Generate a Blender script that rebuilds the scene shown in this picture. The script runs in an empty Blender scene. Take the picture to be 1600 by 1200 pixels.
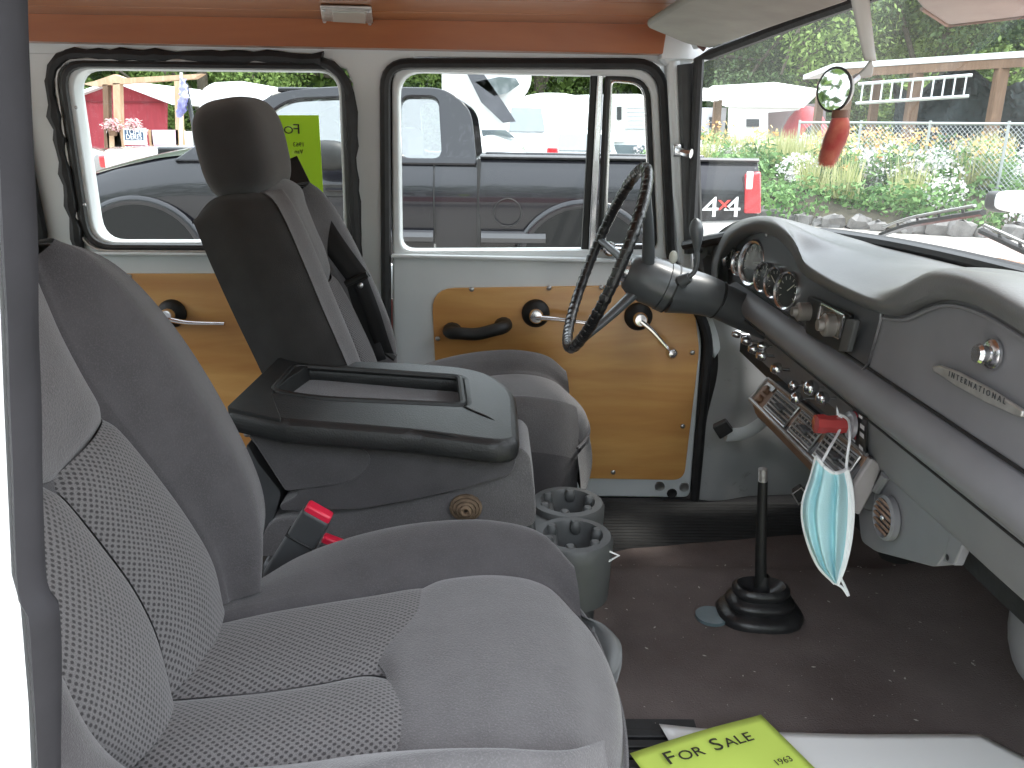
import bpy, math, random
import numpy as np
from mathutils import Vector, Matrix
random.seed(7); RNG = np.random.default_rng(7)
S = bpy.context.scene
COL = S.collection
rad = math.radians

# ---------------------------------------------------------------- camera, sky, sun, exposure
CAM = np.array([0.0, 0.0, 1.55]); FOC = 1300.0
def _cam_matrix(yaw, pitch, roll):
    return (Matrix.Rotation(rad(yaw), 3, 'Z') @ Matrix.Rotation(rad(90 - pitch), 3, 'X') @ Matrix.Rotation(rad(roll), 3, 'Z'))
CM = _cam_matrix(-0.74, 17.2, 0.9); CMN = np.array(CM)
cd = bpy.data.cameras.new('camera'); cam = bpy.data.objects.new('camera', cd); COL.objects.link(cam)
cam.matrix_world = Matrix.Translation(CAM) @ CM.to_4x4()
cd.sensor_width = 36; cd.lens = 36 * FOC / 1600; cd.clip_start = 0.02; cd.clip_end = 400
S.camera = cam

world = bpy.data.worlds.new('World'); S.world = world; world.use_nodes = True
wn = world.node_tree; wn.nodes.clear()
wo = wn.nodes.new('ShaderNodeOutputWorld'); bg = wn.nodes.new('ShaderNodeBackground')
sky = wn.nodes.new('ShaderNodeTexSky'); sky.sky_type = 'NISHITA'; sky.sun_disc = False
sky.sun_elevation = rad(64); sky.sun_rotation = rad(82); sky.dust_density = 4; sky.air_density = 1.0
mixw = wn.nodes.new('ShaderNodeMix'); mixw.data_type = 'RGBA'; mixw.inputs['Factor'].default_value = 0.72
mixw.inputs['B'].default_value = (10.6, 11.3, 12.0, 1)      # even cloud cover
wn.links.new(sky.outputs[0], mixw.inputs['A']); wn.links.new(mixw.outputs['Result'], bg.inputs[0])
bg.inputs[1].default_value = 0.15; wn.links.new(bg.outputs[0], wo.inputs[0])
sl = bpy.data.lights.new('sun', 'SUN'); sl.energy = 1.4; sl.angle = rad(12); sl.color = (1, .96, .9)
so = bpy.data.objects.new('sun', sl); COL.objects.link(so)
_el, _az = rad(64), rad(82)
_sd = Vector((math.sin(_az) * math.cos(_el), math.cos(_az) * math.cos(_el), math.sin(_el)))
so.rotation_euler = _sd.to_track_quat('Z', 'Y').to_euler()
S.view_settings.view_transform = 'Standard'; S.view_settings.look = 'None'
S.view_settings.gamma = 1; S.view_settings.exposure = 1.8; S.view_settings.use_curve_mapping = False
S.render.engine = 'CYCLES'
S.cycles.use_denoising = True; S.cycles.max_bounces = 10; S.cycles.diffuse_bounces = 5
S.cycles.transparent_max_bounces = 12; S.cycles.caustics_reflective = False; S.cycles.caustics_refractive = False
S.cycles.sample_clamp_indirect = 8

def at(px, py, **k):
    """point of the place seen at that point of the photograph (1600 x 1200), on the plane x=, y= or z="""
    d = CMN @ np.array([(px - 800) / FOC, -(py - 600) / FOC, -1.0])
    (a, v), = k.items(); i = 'xyz'.index(a)
    return CAM + d * ((v - CAM[i]) / d[i])
def atn(px, py, n, c):
    """... on the plane n.p = c"""
    d = CMN @ np.array([(px - 800) / FOC, -(py - 600) / FOC, -1.0]); n = np.array(n, float)
    return CAM + d * ((c - n @ CAM) / (n @ d))
def ats(pts, **k): return [at(a, b, **k) for a, b in pts]

# ---------------------------------------------------------------- materials
MATS = {}
def mat(name, col=(.5, .5, .5), rough=.5, metal=0., var=0., vscale=20., bump=0., bscale=200., spec=.5, coat=0., coatr=.1, sheen=0., stretch=None, col2=None, emit=None, coords='Object', dirt=None, _x=0):
    if name in MATS: return MATS[name]
    m = bpy.data.materials.new(name); m.use_nodes = True; t = m.node_tree; n = t.nodes; L = t.links
    p = n['Principled BSDF']
    p.inputs['Base Color'].default_value = (*col, 1); p.inputs['Roughness'].default_value = rough
    p.inputs['Metallic'].default_value = metal; p.inputs['Specular IOR Level'].default_value = spec
    p.inputs['Coat Weight'].default_value = coat; p.inputs['Coat Roughness'].default_value = coatr
    p.inputs['Sheen Weight'].default_value = sheen; p.inputs['Sheen Roughness'].default_value = .5
    tc = n.new('ShaderNodeTexCoord'); mp = n.new('ShaderNodeMapping'); L.new(tc.outputs[coords], mp.inputs[0])
    if stretch: mp.inputs['Scale'].default_value = stretch
    m['_map'] = mp.name
    if var > 0 or col2:
        nz = n.new('ShaderNodeTexNoise'); nz.inputs['Scale'].default_value = vscale; nz.inputs['Detail'].default_value = 5
        L.new(mp.outputs[0], nz.inputs[0])
        r = n.new('ShaderNodeValToRGB'); r.color_ramp.elements[0].position = .3; r.color_ramp.elements[1].position = .7
        c2 = col2 or tuple(min(1, c * (1 + var)) for c in col); c1 = tuple(c * (1 - var) for c in col) if not col2 else col
        r.color_ramp.elements[0].color = (*c1, 1); r.color_ramp.elements[1].color = (*c2, 1)
        L.new(nz.outputs[0], r.inputs[0]); last = r.outputs[0]
        if dirt:
            n2 = n.new('ShaderNodeTexNoise'); n2.inputs['Scale'].default_value = dirt[1]; n2.inputs['Detail'].default_value = 8; n2.inputs['Roughness'].default_value = .7
            L.new(mp.outputs[0], n2.inputs[0])
            r2 = n.new('ShaderNodeValToRGB'); r2.color_ramp.elements[0].position = dirt[2]; r2.color_ramp.elements[1].position = dirt[2] + .12
            L.new(n2.outputs[0], r2.inputs[0])
            mx = n.new('ShaderNodeMix'); mx.data_type = 'RGBA'; mx.inputs['B'].default_value = (*dirt[0], 1)
            L.new(r2.outputs[0], mx.inputs['Factor']); L.new(last, mx.inputs['A']); last = mx.outputs['Result']
        L.new(last, p.inputs['Base Color'])
    if bump > 0:
        nb = n.new('ShaderNodeTexNoise'); nb.inputs['Scale'].default_value = bscale; nb.inputs['Detail'].default_value = 3
        L.new(mp.outputs[0], nb.inputs[0]); b = n.new('ShaderNodeBump'); b.inputs['Strength'].default_value = bump; b.inputs['Distance'].default_value = .002
        L.new(nb.outputs[0], b.inputs['Height']); L.new(b.outputs[0], p.inputs['Normal'])
    if emit: p.inputs['Emission Color'].default_value = (*emit[0], 1); p.inputs['Emission Strength'].default_value = emit[1]
    MATS[name] = m; return m

def glass_mat(name, tint=(.95, .97, .96), gl=.08, film=0.):
    if name in MATS: return MATS[name]
    m = bpy.data.materials.new(name); m.use_nodes = True; t = m.node_tree; n = t.nodes; L = t.links; n.clear()
    o = n.new('ShaderNodeOutputMaterial'); tr = n.new('ShaderNodeBsdfTransparent'); g = n.new('ShaderNodeBsdfGlossy'); mx = n.new('ShaderNodeMixShader')
    f = n.new('ShaderNodeFresnel'); f.inputs[0].default_value = 1.45
    ml = n.new('ShaderNodeMath'); ml.operation = 'MULTIPLY'; ml.inputs[1].default_value = gl / .08
    L.new(f.outputs[0], ml.inputs[0]); tr.inputs[0].default_value = (*tint, 1); g.inputs['Roughness'].default_value = .01
    L.new(ml.outputs[0], mx.inputs[0]); L.new(tr.outputs[0], mx.inputs[1]); L.new(g.outputs[0], mx.inputs[2]); last = mx.outputs[0]
    if film:      # pale dust film, mixed in to give the glass its milky haze
        df = n.new('ShaderNodeBsdfTranslucent'); d2 = n.new('ShaderNodeBsdfDiffuse'); df.inputs[0].default_value = (.9, .95, .92, 1); d2.inputs[0].default_value = (.8, .85, .82, 1)
        m2 = n.new('ShaderNodeMixShader'); m2.inputs[0].default_value = .35; L.new(df.outputs[0], m2.inputs[1]); L.new(d2.outputs[0], m2.inputs[2])
        tc = n.new('ShaderNodeTexCoord'); nz = n.new('ShaderNodeTexNoise'); nz.inputs['Scale'].default_value = 3; nz.inputs['Detail'].default_value = 6; L.new(tc.outputs['Object'], nz.inputs[0])
        mr = n.new('ShaderNodeMapRange'); mr.inputs['From Min'].default_value = .3; mr.inputs['From Max'].default_value = .7; mr.inputs['To Min'].default_value = film * .6; mr.inputs['To Max'].default_value = film * 1.6; L.new(nz.outputs[0], mr.inputs[0])
        m3 = n.new('ShaderNodeMixShader'); L.new(mr.outputs[0], m3.inputs[0]); L.new(last, m3.inputs[1]); L.new(m2.outputs[0], m3.inputs[2]); last = m3.outputs[0]
    L.new(last, o.inputs[0])
    MATS[name] = m; return m

def fabric_mesh_mat(name, base, dark, pitch=.0057):
    m = bpy.data.materials.new(name); m.use_nodes = True; t = m.node_tree; n = t.nodes; L = t.links; p = n['Principled BSDF']
    p.inputs['Roughness'].default_value = .95; p.inputs['Specular IOR Level'].default_value = .15; p.inputs['Sheen Weight'].default_value = .25
    tc = n.new('ShaderNodeTexCoord'); mp = n.new('ShaderNodeMapping'); L.new(tc.outputs['UV'], mp.inputs[0])
    mp.inputs['Rotation'].default_value = (0, 0, rad(45)); mp.inputs['Scale'].default_value = (1 / pitch, 1.25 / pitch, 1)
    v = n.new('ShaderNodeTexVoronoi'); v.inputs['Randomness'].default_value = .12; v.inputs['Scale'].default_value = 1; L.new(mp.outputs[0], v.inputs[0])
    r = n.new('ShaderNodeValToRGB'); r.color_ramp.elements[0].position = .22; r.color_ramp.elements[1].position = .40
    r.color_ramp.elements[0].color = (*dark, 1); r.color_ramp.elements[1].color = (*base, 1)
    L.new(v.outputs['Distance'], r.inputs[0])
    nz = n.new('ShaderNodeTexNoise'); nz.inputs['Scale'].default_value = 900; nz.inputs['Detail'].default_value = 2; L.new(tc.outputs['UV'], nz.inputs[0])
    mx = n.new('ShaderNodeMix'); mx.data_type = 'RGBA'; mx.blend_type = 'OVERLAY'; mx.inputs['Factor'].default_value = .6
    L.new(r.outputs[0], mx.inputs['A']); L.new(nz.outputs[0], mx.inputs['B']); L.new(mx.outputs['Result'], p.inputs['Base Color'])
    b = n.new('ShaderNodeBump'); b.inputs['Strength'].default_value = .5; b.inputs['Distance'].default_value = .0015
    L.new(r.outputs[0], b.inputs['Height']); L.new(b.outputs[0], p.inputs['Normal'])
    MATS[name] = m; return m

def wood_mat(name, c1, c2, c3, scale=1., rough=.32, coat=.35, axis=(1, 1, 7)):
    m = bpy.data.materials.new(name); m.use_nodes = True; t = m.node_tree; n = t.nodes; L = t.links; p = n['Principled BSDF']
    p.inputs['Roughness'].default_value = rough; p.inputs['Coat Weight'].default_value = coat; p.inputs['Coat Roughness'].default_value = .15
    tc = n.new('ShaderNodeTexCoord'); mp = n.new('ShaderNodeMapping'); L.new(tc.outputs['Object'], mp.inputs[0])
    mp.inputs['Scale'].default_value = tuple(a * scale for a in axis)
    n1 = n.new('ShaderNodeTexNoise'); n1.inputs['Scale'].default_value = 1.6; n1.inputs['Detail'].default_value = 3; n1.inputs['Distortion'].default_value = .6; L.new(mp.outputs[0], n1.inputs[0])
    w = n.new('ShaderNodeMath'); w.operation = 'MULTIPLY'; w.inputs[1].default_value = 9; L.new(n1.outputs[0], w.inputs[0])
    fr = n.new('ShaderNodeMath'); fr.operation = 'PINGPONG'; fr.inputs[1].default_value = 1; L.new(w.outputs[0], fr.inputs[0])
    mp2 = n.new('ShaderNodeMapping'); L.new(tc.outputs['Object'], mp2.inputs[0]); mp2.inputs['Scale'].default_value = tuple(a * scale * (2 if a > 3 else 1) for a in axis)
    n2 = n.new('ShaderNodeTexNoise'); n2.inputs['Scale'].default_value = 30; n2.inputs['Detail'].default_value = 4; L.new(mp2.outputs[0], n2.inputs[0])
    n3 = n.new('ShaderNodeTexNoise'); n3.inputs['Scale'].default_value = 1.5; n3.inputs['Detail'].default_value = 3; n3.inputs['Distortion'].default_value = .8; L.new(mp.outputs[0], n3.inputs[0])
    r = n.new('ShaderNodeValToRGB'); r.color_ramp.elements[0].color = (*c1, 1); r.color_ramp.elements[1].color = (*c2, 1); r.color_ramp.elements[0].position = .1; r.color_ramp.elements[1].position = .9
    a = n.new('ShaderNodeMath'); a.operation = 'MULTIPLY_ADD'; a.inputs[1].default_value = .55; L.new(fr.outputs[0], a.inputs[0]); 
    a2 = n.new('ShaderNodeMath'); a2.operation = 'MULTIPLY'; a2.inputs[1].default_value = .45; L.new(n2.outputs[0], a2.inputs[0]); L.new(a2.outputs[0], a.inputs[2])
    L.new(a.outputs[0], r.inputs[0])
    mx = n.new('ShaderNodeMix'); mx.data_type = 'RGBA'; mx.inputs['B'].default_value = (*c3, 1); L.new(r.outputs[0], mx.inputs['A'])
    r3 = n.new('ShaderNodeMapRange'); r3.inputs['From Min'].default_value = .4; r3.inputs['From Max'].default_value = .7; r3.inputs['To Max'].default_value = .7; L.new(n3.outputs[0], r3.inputs[0]); L.new(r3.outputs[0], mx.inputs['Factor'])
    L.new(mx.outputs['Result'], p.inputs['Base Color'])
    MATS[name] = m; return m

def leaf_mat(name, c1, c2):
    m = bpy.data.materials.new(name); m.use_nodes = True; t = m.node_tree; n = t.nodes; L = t.links; p = n['Principled BSDF']
    p.inputs['Roughness'].default_value = .6; p.inputs['Specular IOR Level'].default_value = .25
    g = n.new('ShaderNodeNewGeometry'); r = n.new('ShaderNodeValToRGB'); r.color_ramp.elements[0].color = (*c1, 1); r.color_ramp.elements[1].color = (*c2, 1)
    L.new(g.outputs['Random Per Island'], r.inputs[0]); L.new(r.outputs[0], p.inputs['Base Color'])
    tr = n.new('ShaderNodeBsdfTranslucent'); L.new(r.outputs[0], tr.inputs[0]); mx = n.new('ShaderNodeMixShader'); mx.inputs[0].default_value = .3
    L.new(p.outputs[0], mx.inputs[1]); L.new(tr.outputs[0], mx.inputs[2]); L.new(mx.outputs[0], n['Material Output'].inputs[0])
    MATS[name] = m; return m

white_paint = mat('white_paint', (.68, .715, .725), .32, var=.05, vscale=6, dirt=((.28, .26, .23), 9, .70), coat=.2)
white_clean = mat('white_clean', (.74, .75, .75), .4, var=.03, vscale=8)
rubber = mat('rubber', (.014, .014, .015), .55, var=.3, vscale=40, bump=.4, bscale=120)
rubber_smooth = mat('rubber_smooth', (.02, .02, .021), .42, var=.2, vscale=30)
chrome = mat('chrome', (.75, .75, .77), .2, metal=1.)
steel = mat('steel', (.55, .55, .56), .35, metal=1., var=.1, vscale=60)
alu = mat('alu', (.55, .54, .52), .4, metal=.7, var=.15, vscale=60)
dash_paint = mat('dash_paint', (.20, .20, .212), .48, var=.06, vscale=14, dirt=((.25, .25, .265), 40, .72), coat=.0)
dash_dark = mat('dash_dark', (.075, .08, .087), .42, var=.1, vscale=20, coat=.1)
pad_vinyl = mat('pad_vinyl', (.135, .138, .14), .42, var=.10, vscale=9, bump=.15, bscale=350, dirt=((.17, .17, .17), 25, .66))
col_paint = mat('col_paint', (.085, .093, .10), .35, var=.12, vscale=12, coat=.2, coatr=.2)
black_plastic = mat('black_plastic', (.011, .0115, .0115), .55, var=.2, vscale=60, bump=.15, bscale=500)
grey_plastic = mat('grey_plastic', (.075, .079, .080), .5, var=.08, vscale=30, bump=.1, bscale=600)
dark_plastic = mat('dark_plastic', (.05, .052, .055), .5, var=.08, vscale=30)
leather = mat('leather', (.016, .0168, .0172), .46, var=.15, vscale=18, bump=.35, bscale=420)
fab_light = mat('fab_light', (.108, .103, .105), .97, var=.10, vscale=26, bump=.5, bscale=500, spec=.12, sheen=.35, col2=None, dirt=((.148, .141, .145), 620, .50))
fab_mid = mat('fab_mid', (.072, .068, .071), .97, var=.12, vscale=26, bump=.5, bscale=900, spec=.12, sheen=.3, dirt=((.094, .089, .093), 620, .50))
fab_dark = mat('fab_dark', (.038, .0365, .036), .97, var=.15, vscale=20, bump=.4, bscale=700, spec=.1, sheen=.08)
fab_net = fabric_mesh_mat('fab_net', (.145, .138, .139), (.047, .045, .045))
carpet_m = mat('carpet_m', (.105, .085, .080), 1., vscale=5, col2=(.185, .156, .148), bump=1., bscale=420, spec=.05, dirt=((.23, .20, .19), 260, .60))
wood_panel = wood_mat('wood_panel', (.66, .33, .10), (.75, .43, .145), (.48, .20, .05), scale=1.0)
wood_roof = wood_mat('wood_roof', (.27, .10, .04), (.36, .15, .055), (.21, .075, .028), scale=1.5, rough=.28, coat=.5, axis=(.7, 5, 5))
wood_beam = wood_mat('wood_beam', (.32, .095, .026), (.37, .12, .036), (.25, .07, .02), scale=1.5, rough=.35, coat=.3, axis=(.7, 5, 5))
belt_m = mat('belt_m', (.012, .012, .013), .7, bump=.4, bscale=500)
red_plastic = mat('red_plastic', (.75, .02, .06), .35)
clear_glass = glass_mat('clear_glass', gl=.010); hazy_glass = glass_mat('hazy_glass', gl=.06, film=.028)
vis_mat = mat('vis_mat', (.27, .275, .24), .7, var=.12, vscale=14, dirt=((.16, .14, .11), 12, .68))
ink = mat('ink', (.03, .03, .02), .6)
neon = mat('neon', (.60, .95, .03), .7, var=.03, vscale=5)
neon_pale = mat('neon_pale', (.72, .92, .16), .7, var=.03, vscale=5)
paper = mat('paper', (.86, .86, .85), .75, var=.02, vscale=4)

# ---------------------------------------------------------------- geometry helpers
def smooth_me(me, ang=35):
    me.shade_smooth()
    try: me.set_sharp_from_angle(angle=rad(ang))
    except Exception: pass

def link(name, data, parent=None, m=None, label=None):
    o = bpy.data.objects.new(name, data); COL.objects.link(o)
    if m is not None:
        if isinstance(m, (list, tuple)):
            for a in m: data.materials.append(a)
        else: data.materials.append(m)
    if parent is not None:
        o.parent = parent
        o.matrix_parent_inverse = PWI(parent)
    if label: o['label'] = label
    return o
def PW(o):
    m = Matrix.LocRotScale(o.location, o.rotation_euler, o.scale)
    if o.parent is not None: m = PW(o.parent) @ o.matrix_parent_inverse @ m
    return m
def PWI(o): return PW(o).inverted()

class G:
    """collects shapes in place coordinates; .obj() links them as one mesh"""
    def __init__(s): s.v = []; s.f = []; s.uv = None
    def add(s, v, f):
        b = len(s.v); s.v += [tuple(float(c) for c in p) for p in v]; s.f += [tuple(i + b for i in q) for q in f]; return s
    def box(s, c, d, R=None):
        c = np.array(c, float); hx, hy, hz = [a / 2 for a in d]
        v = np.array([(x, y, z) for x in (-hx, hx) for y in (-hy, hy) for z in (-hz, hz)])
        if R is not None: v = v @ np.array(R).T
        return s.add(v + c, [(0, 1, 3, 2), (4, 6, 7, 5), (0, 4, 5, 1), (2, 3, 7, 6), (0, 2, 6, 4), (1, 5, 7, 3)])
    def b2(s, lo, hi): lo = np.array(lo, float); hi = np.array(hi, float); return s.box((lo + hi) / 2, np.abs(hi - lo))
    def tube(s, path, r, n=10, closed=False, flat=None, up=None):
        P = np.array(path, float); k = len(P); r = np.full(k, r) if np.isscalar(r) else np.array(r, float)
        T = np.zeros_like(P)
        for i in range(k):
            a = P[(i - 1) % k] if (closed or i > 0) else P[i]; b = P[(i + 1) % k] if (closed or i < k - 1) else P[i]
            t = b - a; T[i] = t / (np.linalg.norm(t) + 1e-12)
        u = np.array(up if up is not None else (0, 0, 1), float)
        if abs(T[0] @ u) > .95 and up is None: u = np.array((1., 0, 0))
        V = []
        for i in range(k):
            u2 = u - T[i] * (T[i] @ u); u2 /= np.linalg.norm(u2) + 1e-12
            if up is None: u = u2
            w = np.cross(T[i], u2)
            for j in range(n):
                a = 2 * math.pi * j / n
                V.append(P[i] + (u2 * math.cos(a) * (flat or 1.) + w * math.sin(a)) * r[i])
        F = []
        for i in range(k if closed else k - 1):
            for j in range(n):
                F.append((i * n + j, i * n + (j + 1) % n, ((i + 1) % k) * n + (j + 1) % n, ((i + 1) % k) * n + j))
        if not closed: F += [tuple(range(n))[::-1], tuple(range((k - 1) * n, k * n))]
        return s.add(V, F)
    def lathe(s, prof, o, d, n=24, squash=None):
        o = np.array(o, float); d = np.array(d, float); d /= np.linalg.norm(d)
        u = np.cross(d, (0, 0, 1.)) if abs(d[2]) < .9 else np.cross(d, (1., 0, 0)); u /= np.linalg.norm(u); w = np.cross(d, u)
        V = []
        for r, h in prof:
            for j in range(n):
                a = 2 * math.pi * j / n; V.append(o + d * h + (u * math.cos(a) + w * math.sin(a)) * max(r, 1e-5))
        k = len(prof); F = [(i * n + j, i * n + (j + 1) % n, (i + 1) * n + (j + 1) % n, (i + 1) * n + j) for i in range(k - 1) for j in range(n)]
        if prof[0][0] > 1e-4: F.append(tuple(range(n))[::-1])
        if prof[-1][0] > 1e-4: F.append(tuple(range((k - 1) * n, k * n)))
        return s.add(V, F)
    def ell(s, c, r, R=None, nu=20, nv=12, p=1.):
        """(super)ellipsoid; p<1 boxier"""
        f = lambda a: math.copysign(abs(a) ** p, a)
        V = []
        for i in range(nv + 1):
            t = -math.pi / 2 + math.pi * i / nv
            for j in range(nu):
                a = 2 * math.pi * j / nu
                V.append((r[0] * f(math.cos(t)) * f(math.cos(a)), r[1] * f(math.cos(t)) * f(math.sin(a)), r[2] * f(math.sin(t))))
        V = np.array(V)
        if R is not None: V = V @ np.array(R).T
        F = [(i * nu + j, i * nu + (j + 1) % nu, (i + 1) * nu + (j + 1) % nu, (i + 1) * nu + j) for i in range(nv) for j in range(nu)]
        return s.add(V + np.array(c, float), F)
    def quad(s, *p): return s.add(p, [tuple(range(len(p)))])
    def prism(s, poly, d):
        """poly: 3-D outline, d: extrusion vector"""
        P = np.array(poly, float); d = np.array(d, float); k = len(P)
        return s.add(list(P) + list(P + d), [tuple(range(k))[::-1], tuple(range(k, 2 * k))] + [(i, (i + 1) % k, k + (i + 1) % k, k + i) for i in range(k)])
    def obj(s, name, m, parent=None, bevel=0, seg=2, smooth=40, label=None, sub=0):
        me = bpy.data.meshes.new(name); me.from_pydata(s.v, [], s.f); me.validate()
        import bmesh
        bm = bmesh.new(); bm.from_mesh(me); bmesh.ops.recalc_face_normals(bm, faces=bm.faces); bm.to_mesh(me); bm.free()
        if smooth: smooth_me(me, smooth)
        o = link(name, me, parent, m, label)
        if bevel:
            b = o.modifiers.new('bevel', 'BEVEL'); b.width = bevel; b.segments = seg; b.limit_method = 'ANGLE'; b.angle_limit = rad(40)
            b.harden_normals = False
        if sub:
            q = o.modifiers.new('sub', 'SUBSURF'); q.levels = sub; q.render_levels = sub
        return o

def crom(P, n, closed=False, arc=True):
    """Catmull-Rom through P, n samples, even by length"""
    P = np.array(P, float); k = len(P)
    if k == 2 and not closed: return np.array([P[0] + (P[1] - P[0]) * t for t in np.linspace(0, 1, n)])
    out = []; m = 12
    for i in range(k if closed else k - 1):
        if closed: a, b, c, d = P[(i - 1) % k], P[i], P[(i + 1) % k], P[(i + 2) % k]
        else: b, c = P[i], P[i + 1]; a = P[i - 1] if i > 0 else 2 * b - c; d = P[i + 2] if i + 2 < k else 2 * c - b
        for j in range(m):
            t = j / m
            out.append(.5 * ((2 * b) + (-a + c) * t + (2 * a - 5 * b + 4 * c - d) * t * t + (-a + 3 * b - 3 * c + d) * t ** 3))
    out.append(P[0] if closed else P[-1]); Q = np.array(out)
    L = np.concatenate([[0], np.cumsum(np.linalg.norm(np.diff(Q, axis=0), axis=1))]) if arc else np.linspace(0, 1, len(Q))
    t = np.linspace(0, L[-1], n + (1 if closed else 0)); R = np.stack([np.interp(t, L, Q[:, i]) for i in range(Q.shape[1])], 1)
    return R[:-1] if closed else R

def skin(name, guides, m, parent=None, nu=40, nv=24, dip='', depth=.006, w=.012, out=None, solid=0., puff=0., label=None, rough=0., linear=False, smooth=60):
    """surface through guide curves; dip: which edges are sewn down ('a' first guide, 'b' last, 's' start of the guides, 'e' end)"""
    A = np.array([crom(g, nu) for g in guides])
    if linear:
        B = np.zeros((nv, nu, 3)); ts = np.linspace(0, len(guides) - 1, nv)
        for j in range(nu):
            for c in range(3): B[:, j, c] = np.interp(ts, range(len(guides)), A[:, j, c])
    else: B = np.stack([crom(A[:, j], nv) for j in range(nu)], 1)
    du = np.gradient(B, axis=1); dv = np.gradient(B, axis=0); N = np.cross(du, dv); N /= np.linalg.norm(N, axis=2, keepdims=True) + 1e-12
    flip = False
    if out is not None and (N.reshape(-1, 3).mean(0) @ np.array(out, float)) < 0: N = -N; flip = True
    lu = np.concatenate([np.zeros((nv, 1)), np.cumsum(np.linalg.norm(np.diff(B, axis=1), axis=2), axis=1)], 1)
    lv = np.concatenate([np.zeros((1, nu)), np.cumsum(np.linalg.norm(np.diff(B, axis=0), axis=2), axis=0)], 0)
    D = np.zeros((nv, nu))
    if puff:
        D += puff * (np.sin(np.linspace(0, math.pi, nv)) ** .6)[:, None] * (np.sin(np.linspace(0, math.pi, nu)) ** .6)[None, :]
    for ch, dist in (('a', lv), ('b', lv[-1:] - lv), ('s', lu), ('e', lu[:, -1:] - lu)):
        if ch in dip: D -= depth * np.exp(-(dist / w) ** 1.5)
    if rough:
        from mathutils import noise
        for i in range(nv):
            for j in range(nu): D[i, j] += rough * noise.noise(Vector(B[i, j]) * 14)
    B = B + N * D[..., None]
    V = B.reshape(-1, 3); F = []
    for i in range(nv - 1):
        for j in range(nu - 1):
            q = (i * nu + j, i * nu + j + 1, (i + 1) * nu + j + 1, (i + 1) * nu + j); F.append(q[::-1] if flip else q)
    me = bpy.data.meshes.new(name); me.from_pydata([tuple(p) for p in V], [], F)
    uvl = me.uv_layers.new(name='UVMap'); UU = lu.reshape(-1); VV = (lv.reshape(-1))
    for lp in me.loops: uvl.data[lp.index].uv = (UU[lp.vertex_index], VV[lp.vertex_index])
    smooth_me(me, smooth)
    o = link(name, me, parent, m, label)
    if solid: s = o.modifiers.new('solid', 'SOLIDIFY'); s.thickness = solid; s.offset = -1
    return o

def rpoly(P, r, n=6, closed=True):
    """round the corners of a polygon (any dimension); r scalar or list"""
    P = [np.array(p, float) for p in P]; k = len(P); out = []
    for i in range(k):
        rr = r[i] if isinstance(r, (list, tuple)) else r
        if rr <= 0 or (not closed and i in (0, k - 1)): out.append(P[i]); continue
        a, b, c = P[(i - 1) % k], P[i], P[(i + 1) % k]
        u = a - b; v = c - b; lu, lv = np.linalg.norm(u), np.linalg.norm(v); q = min(rr, lu * .48, lv * .48)
        p0 = b + u / lu * q; p1 = b + v / lv * q
        for j in range(n + 1):
            t = j / n; out.append((1 - t) ** 2 * p0 + 2 * t * (1 - t) * b + t * t * p1)
    return out

def plate(name, outer, holes, o, ux, uy, th, m, parent=None, bevel=0., label=None):
    """flat sheet with holes: outline in 2-D (ux, uy from point o), thickness th along the normal, kept as mesh"""
    cu = bpy.data.curves.new(name, 'CURVE'); cu.dimensions = '2D'; cu.fill_mode = 'BOTH'
    for poly in [outer] + list(holes):
        sp = cu.splines.new('POLY'); sp.points.add(len(poly) - 1); sp.use_cyclic_u = True
        for i, p in enumerate(poly): sp.points[i].co = (p[0], p[1], 0, 1)
    cu.extrude = max(th / 2 - bevel, 1e-5); cu.bevel_depth = bevel; cu.bevel_resolution = 2
    if bevel: cu.offset = -bevel
    t = bpy.data.objects.new(name + '_tmp', cu); COL.objects.link(t)
    dg = bpy.context.evaluated_depsgraph_get(); me = bpy.data.meshes.new_from_object(t.evaluated_get(dg))
    bpy.data.objects.remove(t); bpy.data.curves.remove(cu)
    ux = Vector(ux).normalized(); uy = Vector(uy).normalized(); n = ux.cross(uy)
    M = Matrix((ux, uy, n)).transposed().to_4x4(); M.translation = Vector(o) + n * 0
    me.transform(M); me.materials.clear(); me.name = name
    smooth_me(me, 30)
    return link(name, me, parent, m, label)

def platexz(name, outer, holes, y, th, m, parent=None, bevel=0., label=None):
    """sheet standing in the x-z plane, its near face at y, thickness th away from the camera"""
    return plate(name, [(p[0], p[-1]) for p in outer], [[(p[0], p[-1]) for p in h] for h in holes], (0, y + th / 2, 0), (1, 0, 0), (0, 0, 1), th, m, parent, bevel, label)

def thing(name, label, cat, loc=(0, 0, 0), group=None):
    o = bpy.data.objects.new(name, None); COL.objects.link(o); o.location = Vector([float(c) for c in loc]); o.empty_display_size = .1
    o['label'] = label; o['category'] = cat
    if group: o['group'] = group
    return o
def tag(o, label, cat, group=None, kind=None):
    o['label'] = label; o['category'] = cat
    if group: o['group'] = group
    if kind: o['kind'] = kind
    return o
def struct(o): o['kind'] = 'structure'; return o
def stuff(o): o['kind'] = 'stuff'; return o
def sthing(name, loc=(0, 0, 0)):
    o = bpy.data.objects.new(name, None); COL.objects.link(o); o.location = loc; o['kind'] = 'structure'; return o
def copy_tree(o, d=(0, 0, 0), parent=None, top=True):
    c = o.copy(); COL.objects.link(c)
    if parent is not None: c.parent = parent; c.matrix_parent_inverse = o.matrix_parent_inverse.copy()
    if top: c.location = o.location + Vector(d)
    for ch in [x for x in COL.objects if x.parent == o]: copy_tree(ch, parent=c, top=False)
    return c
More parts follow.
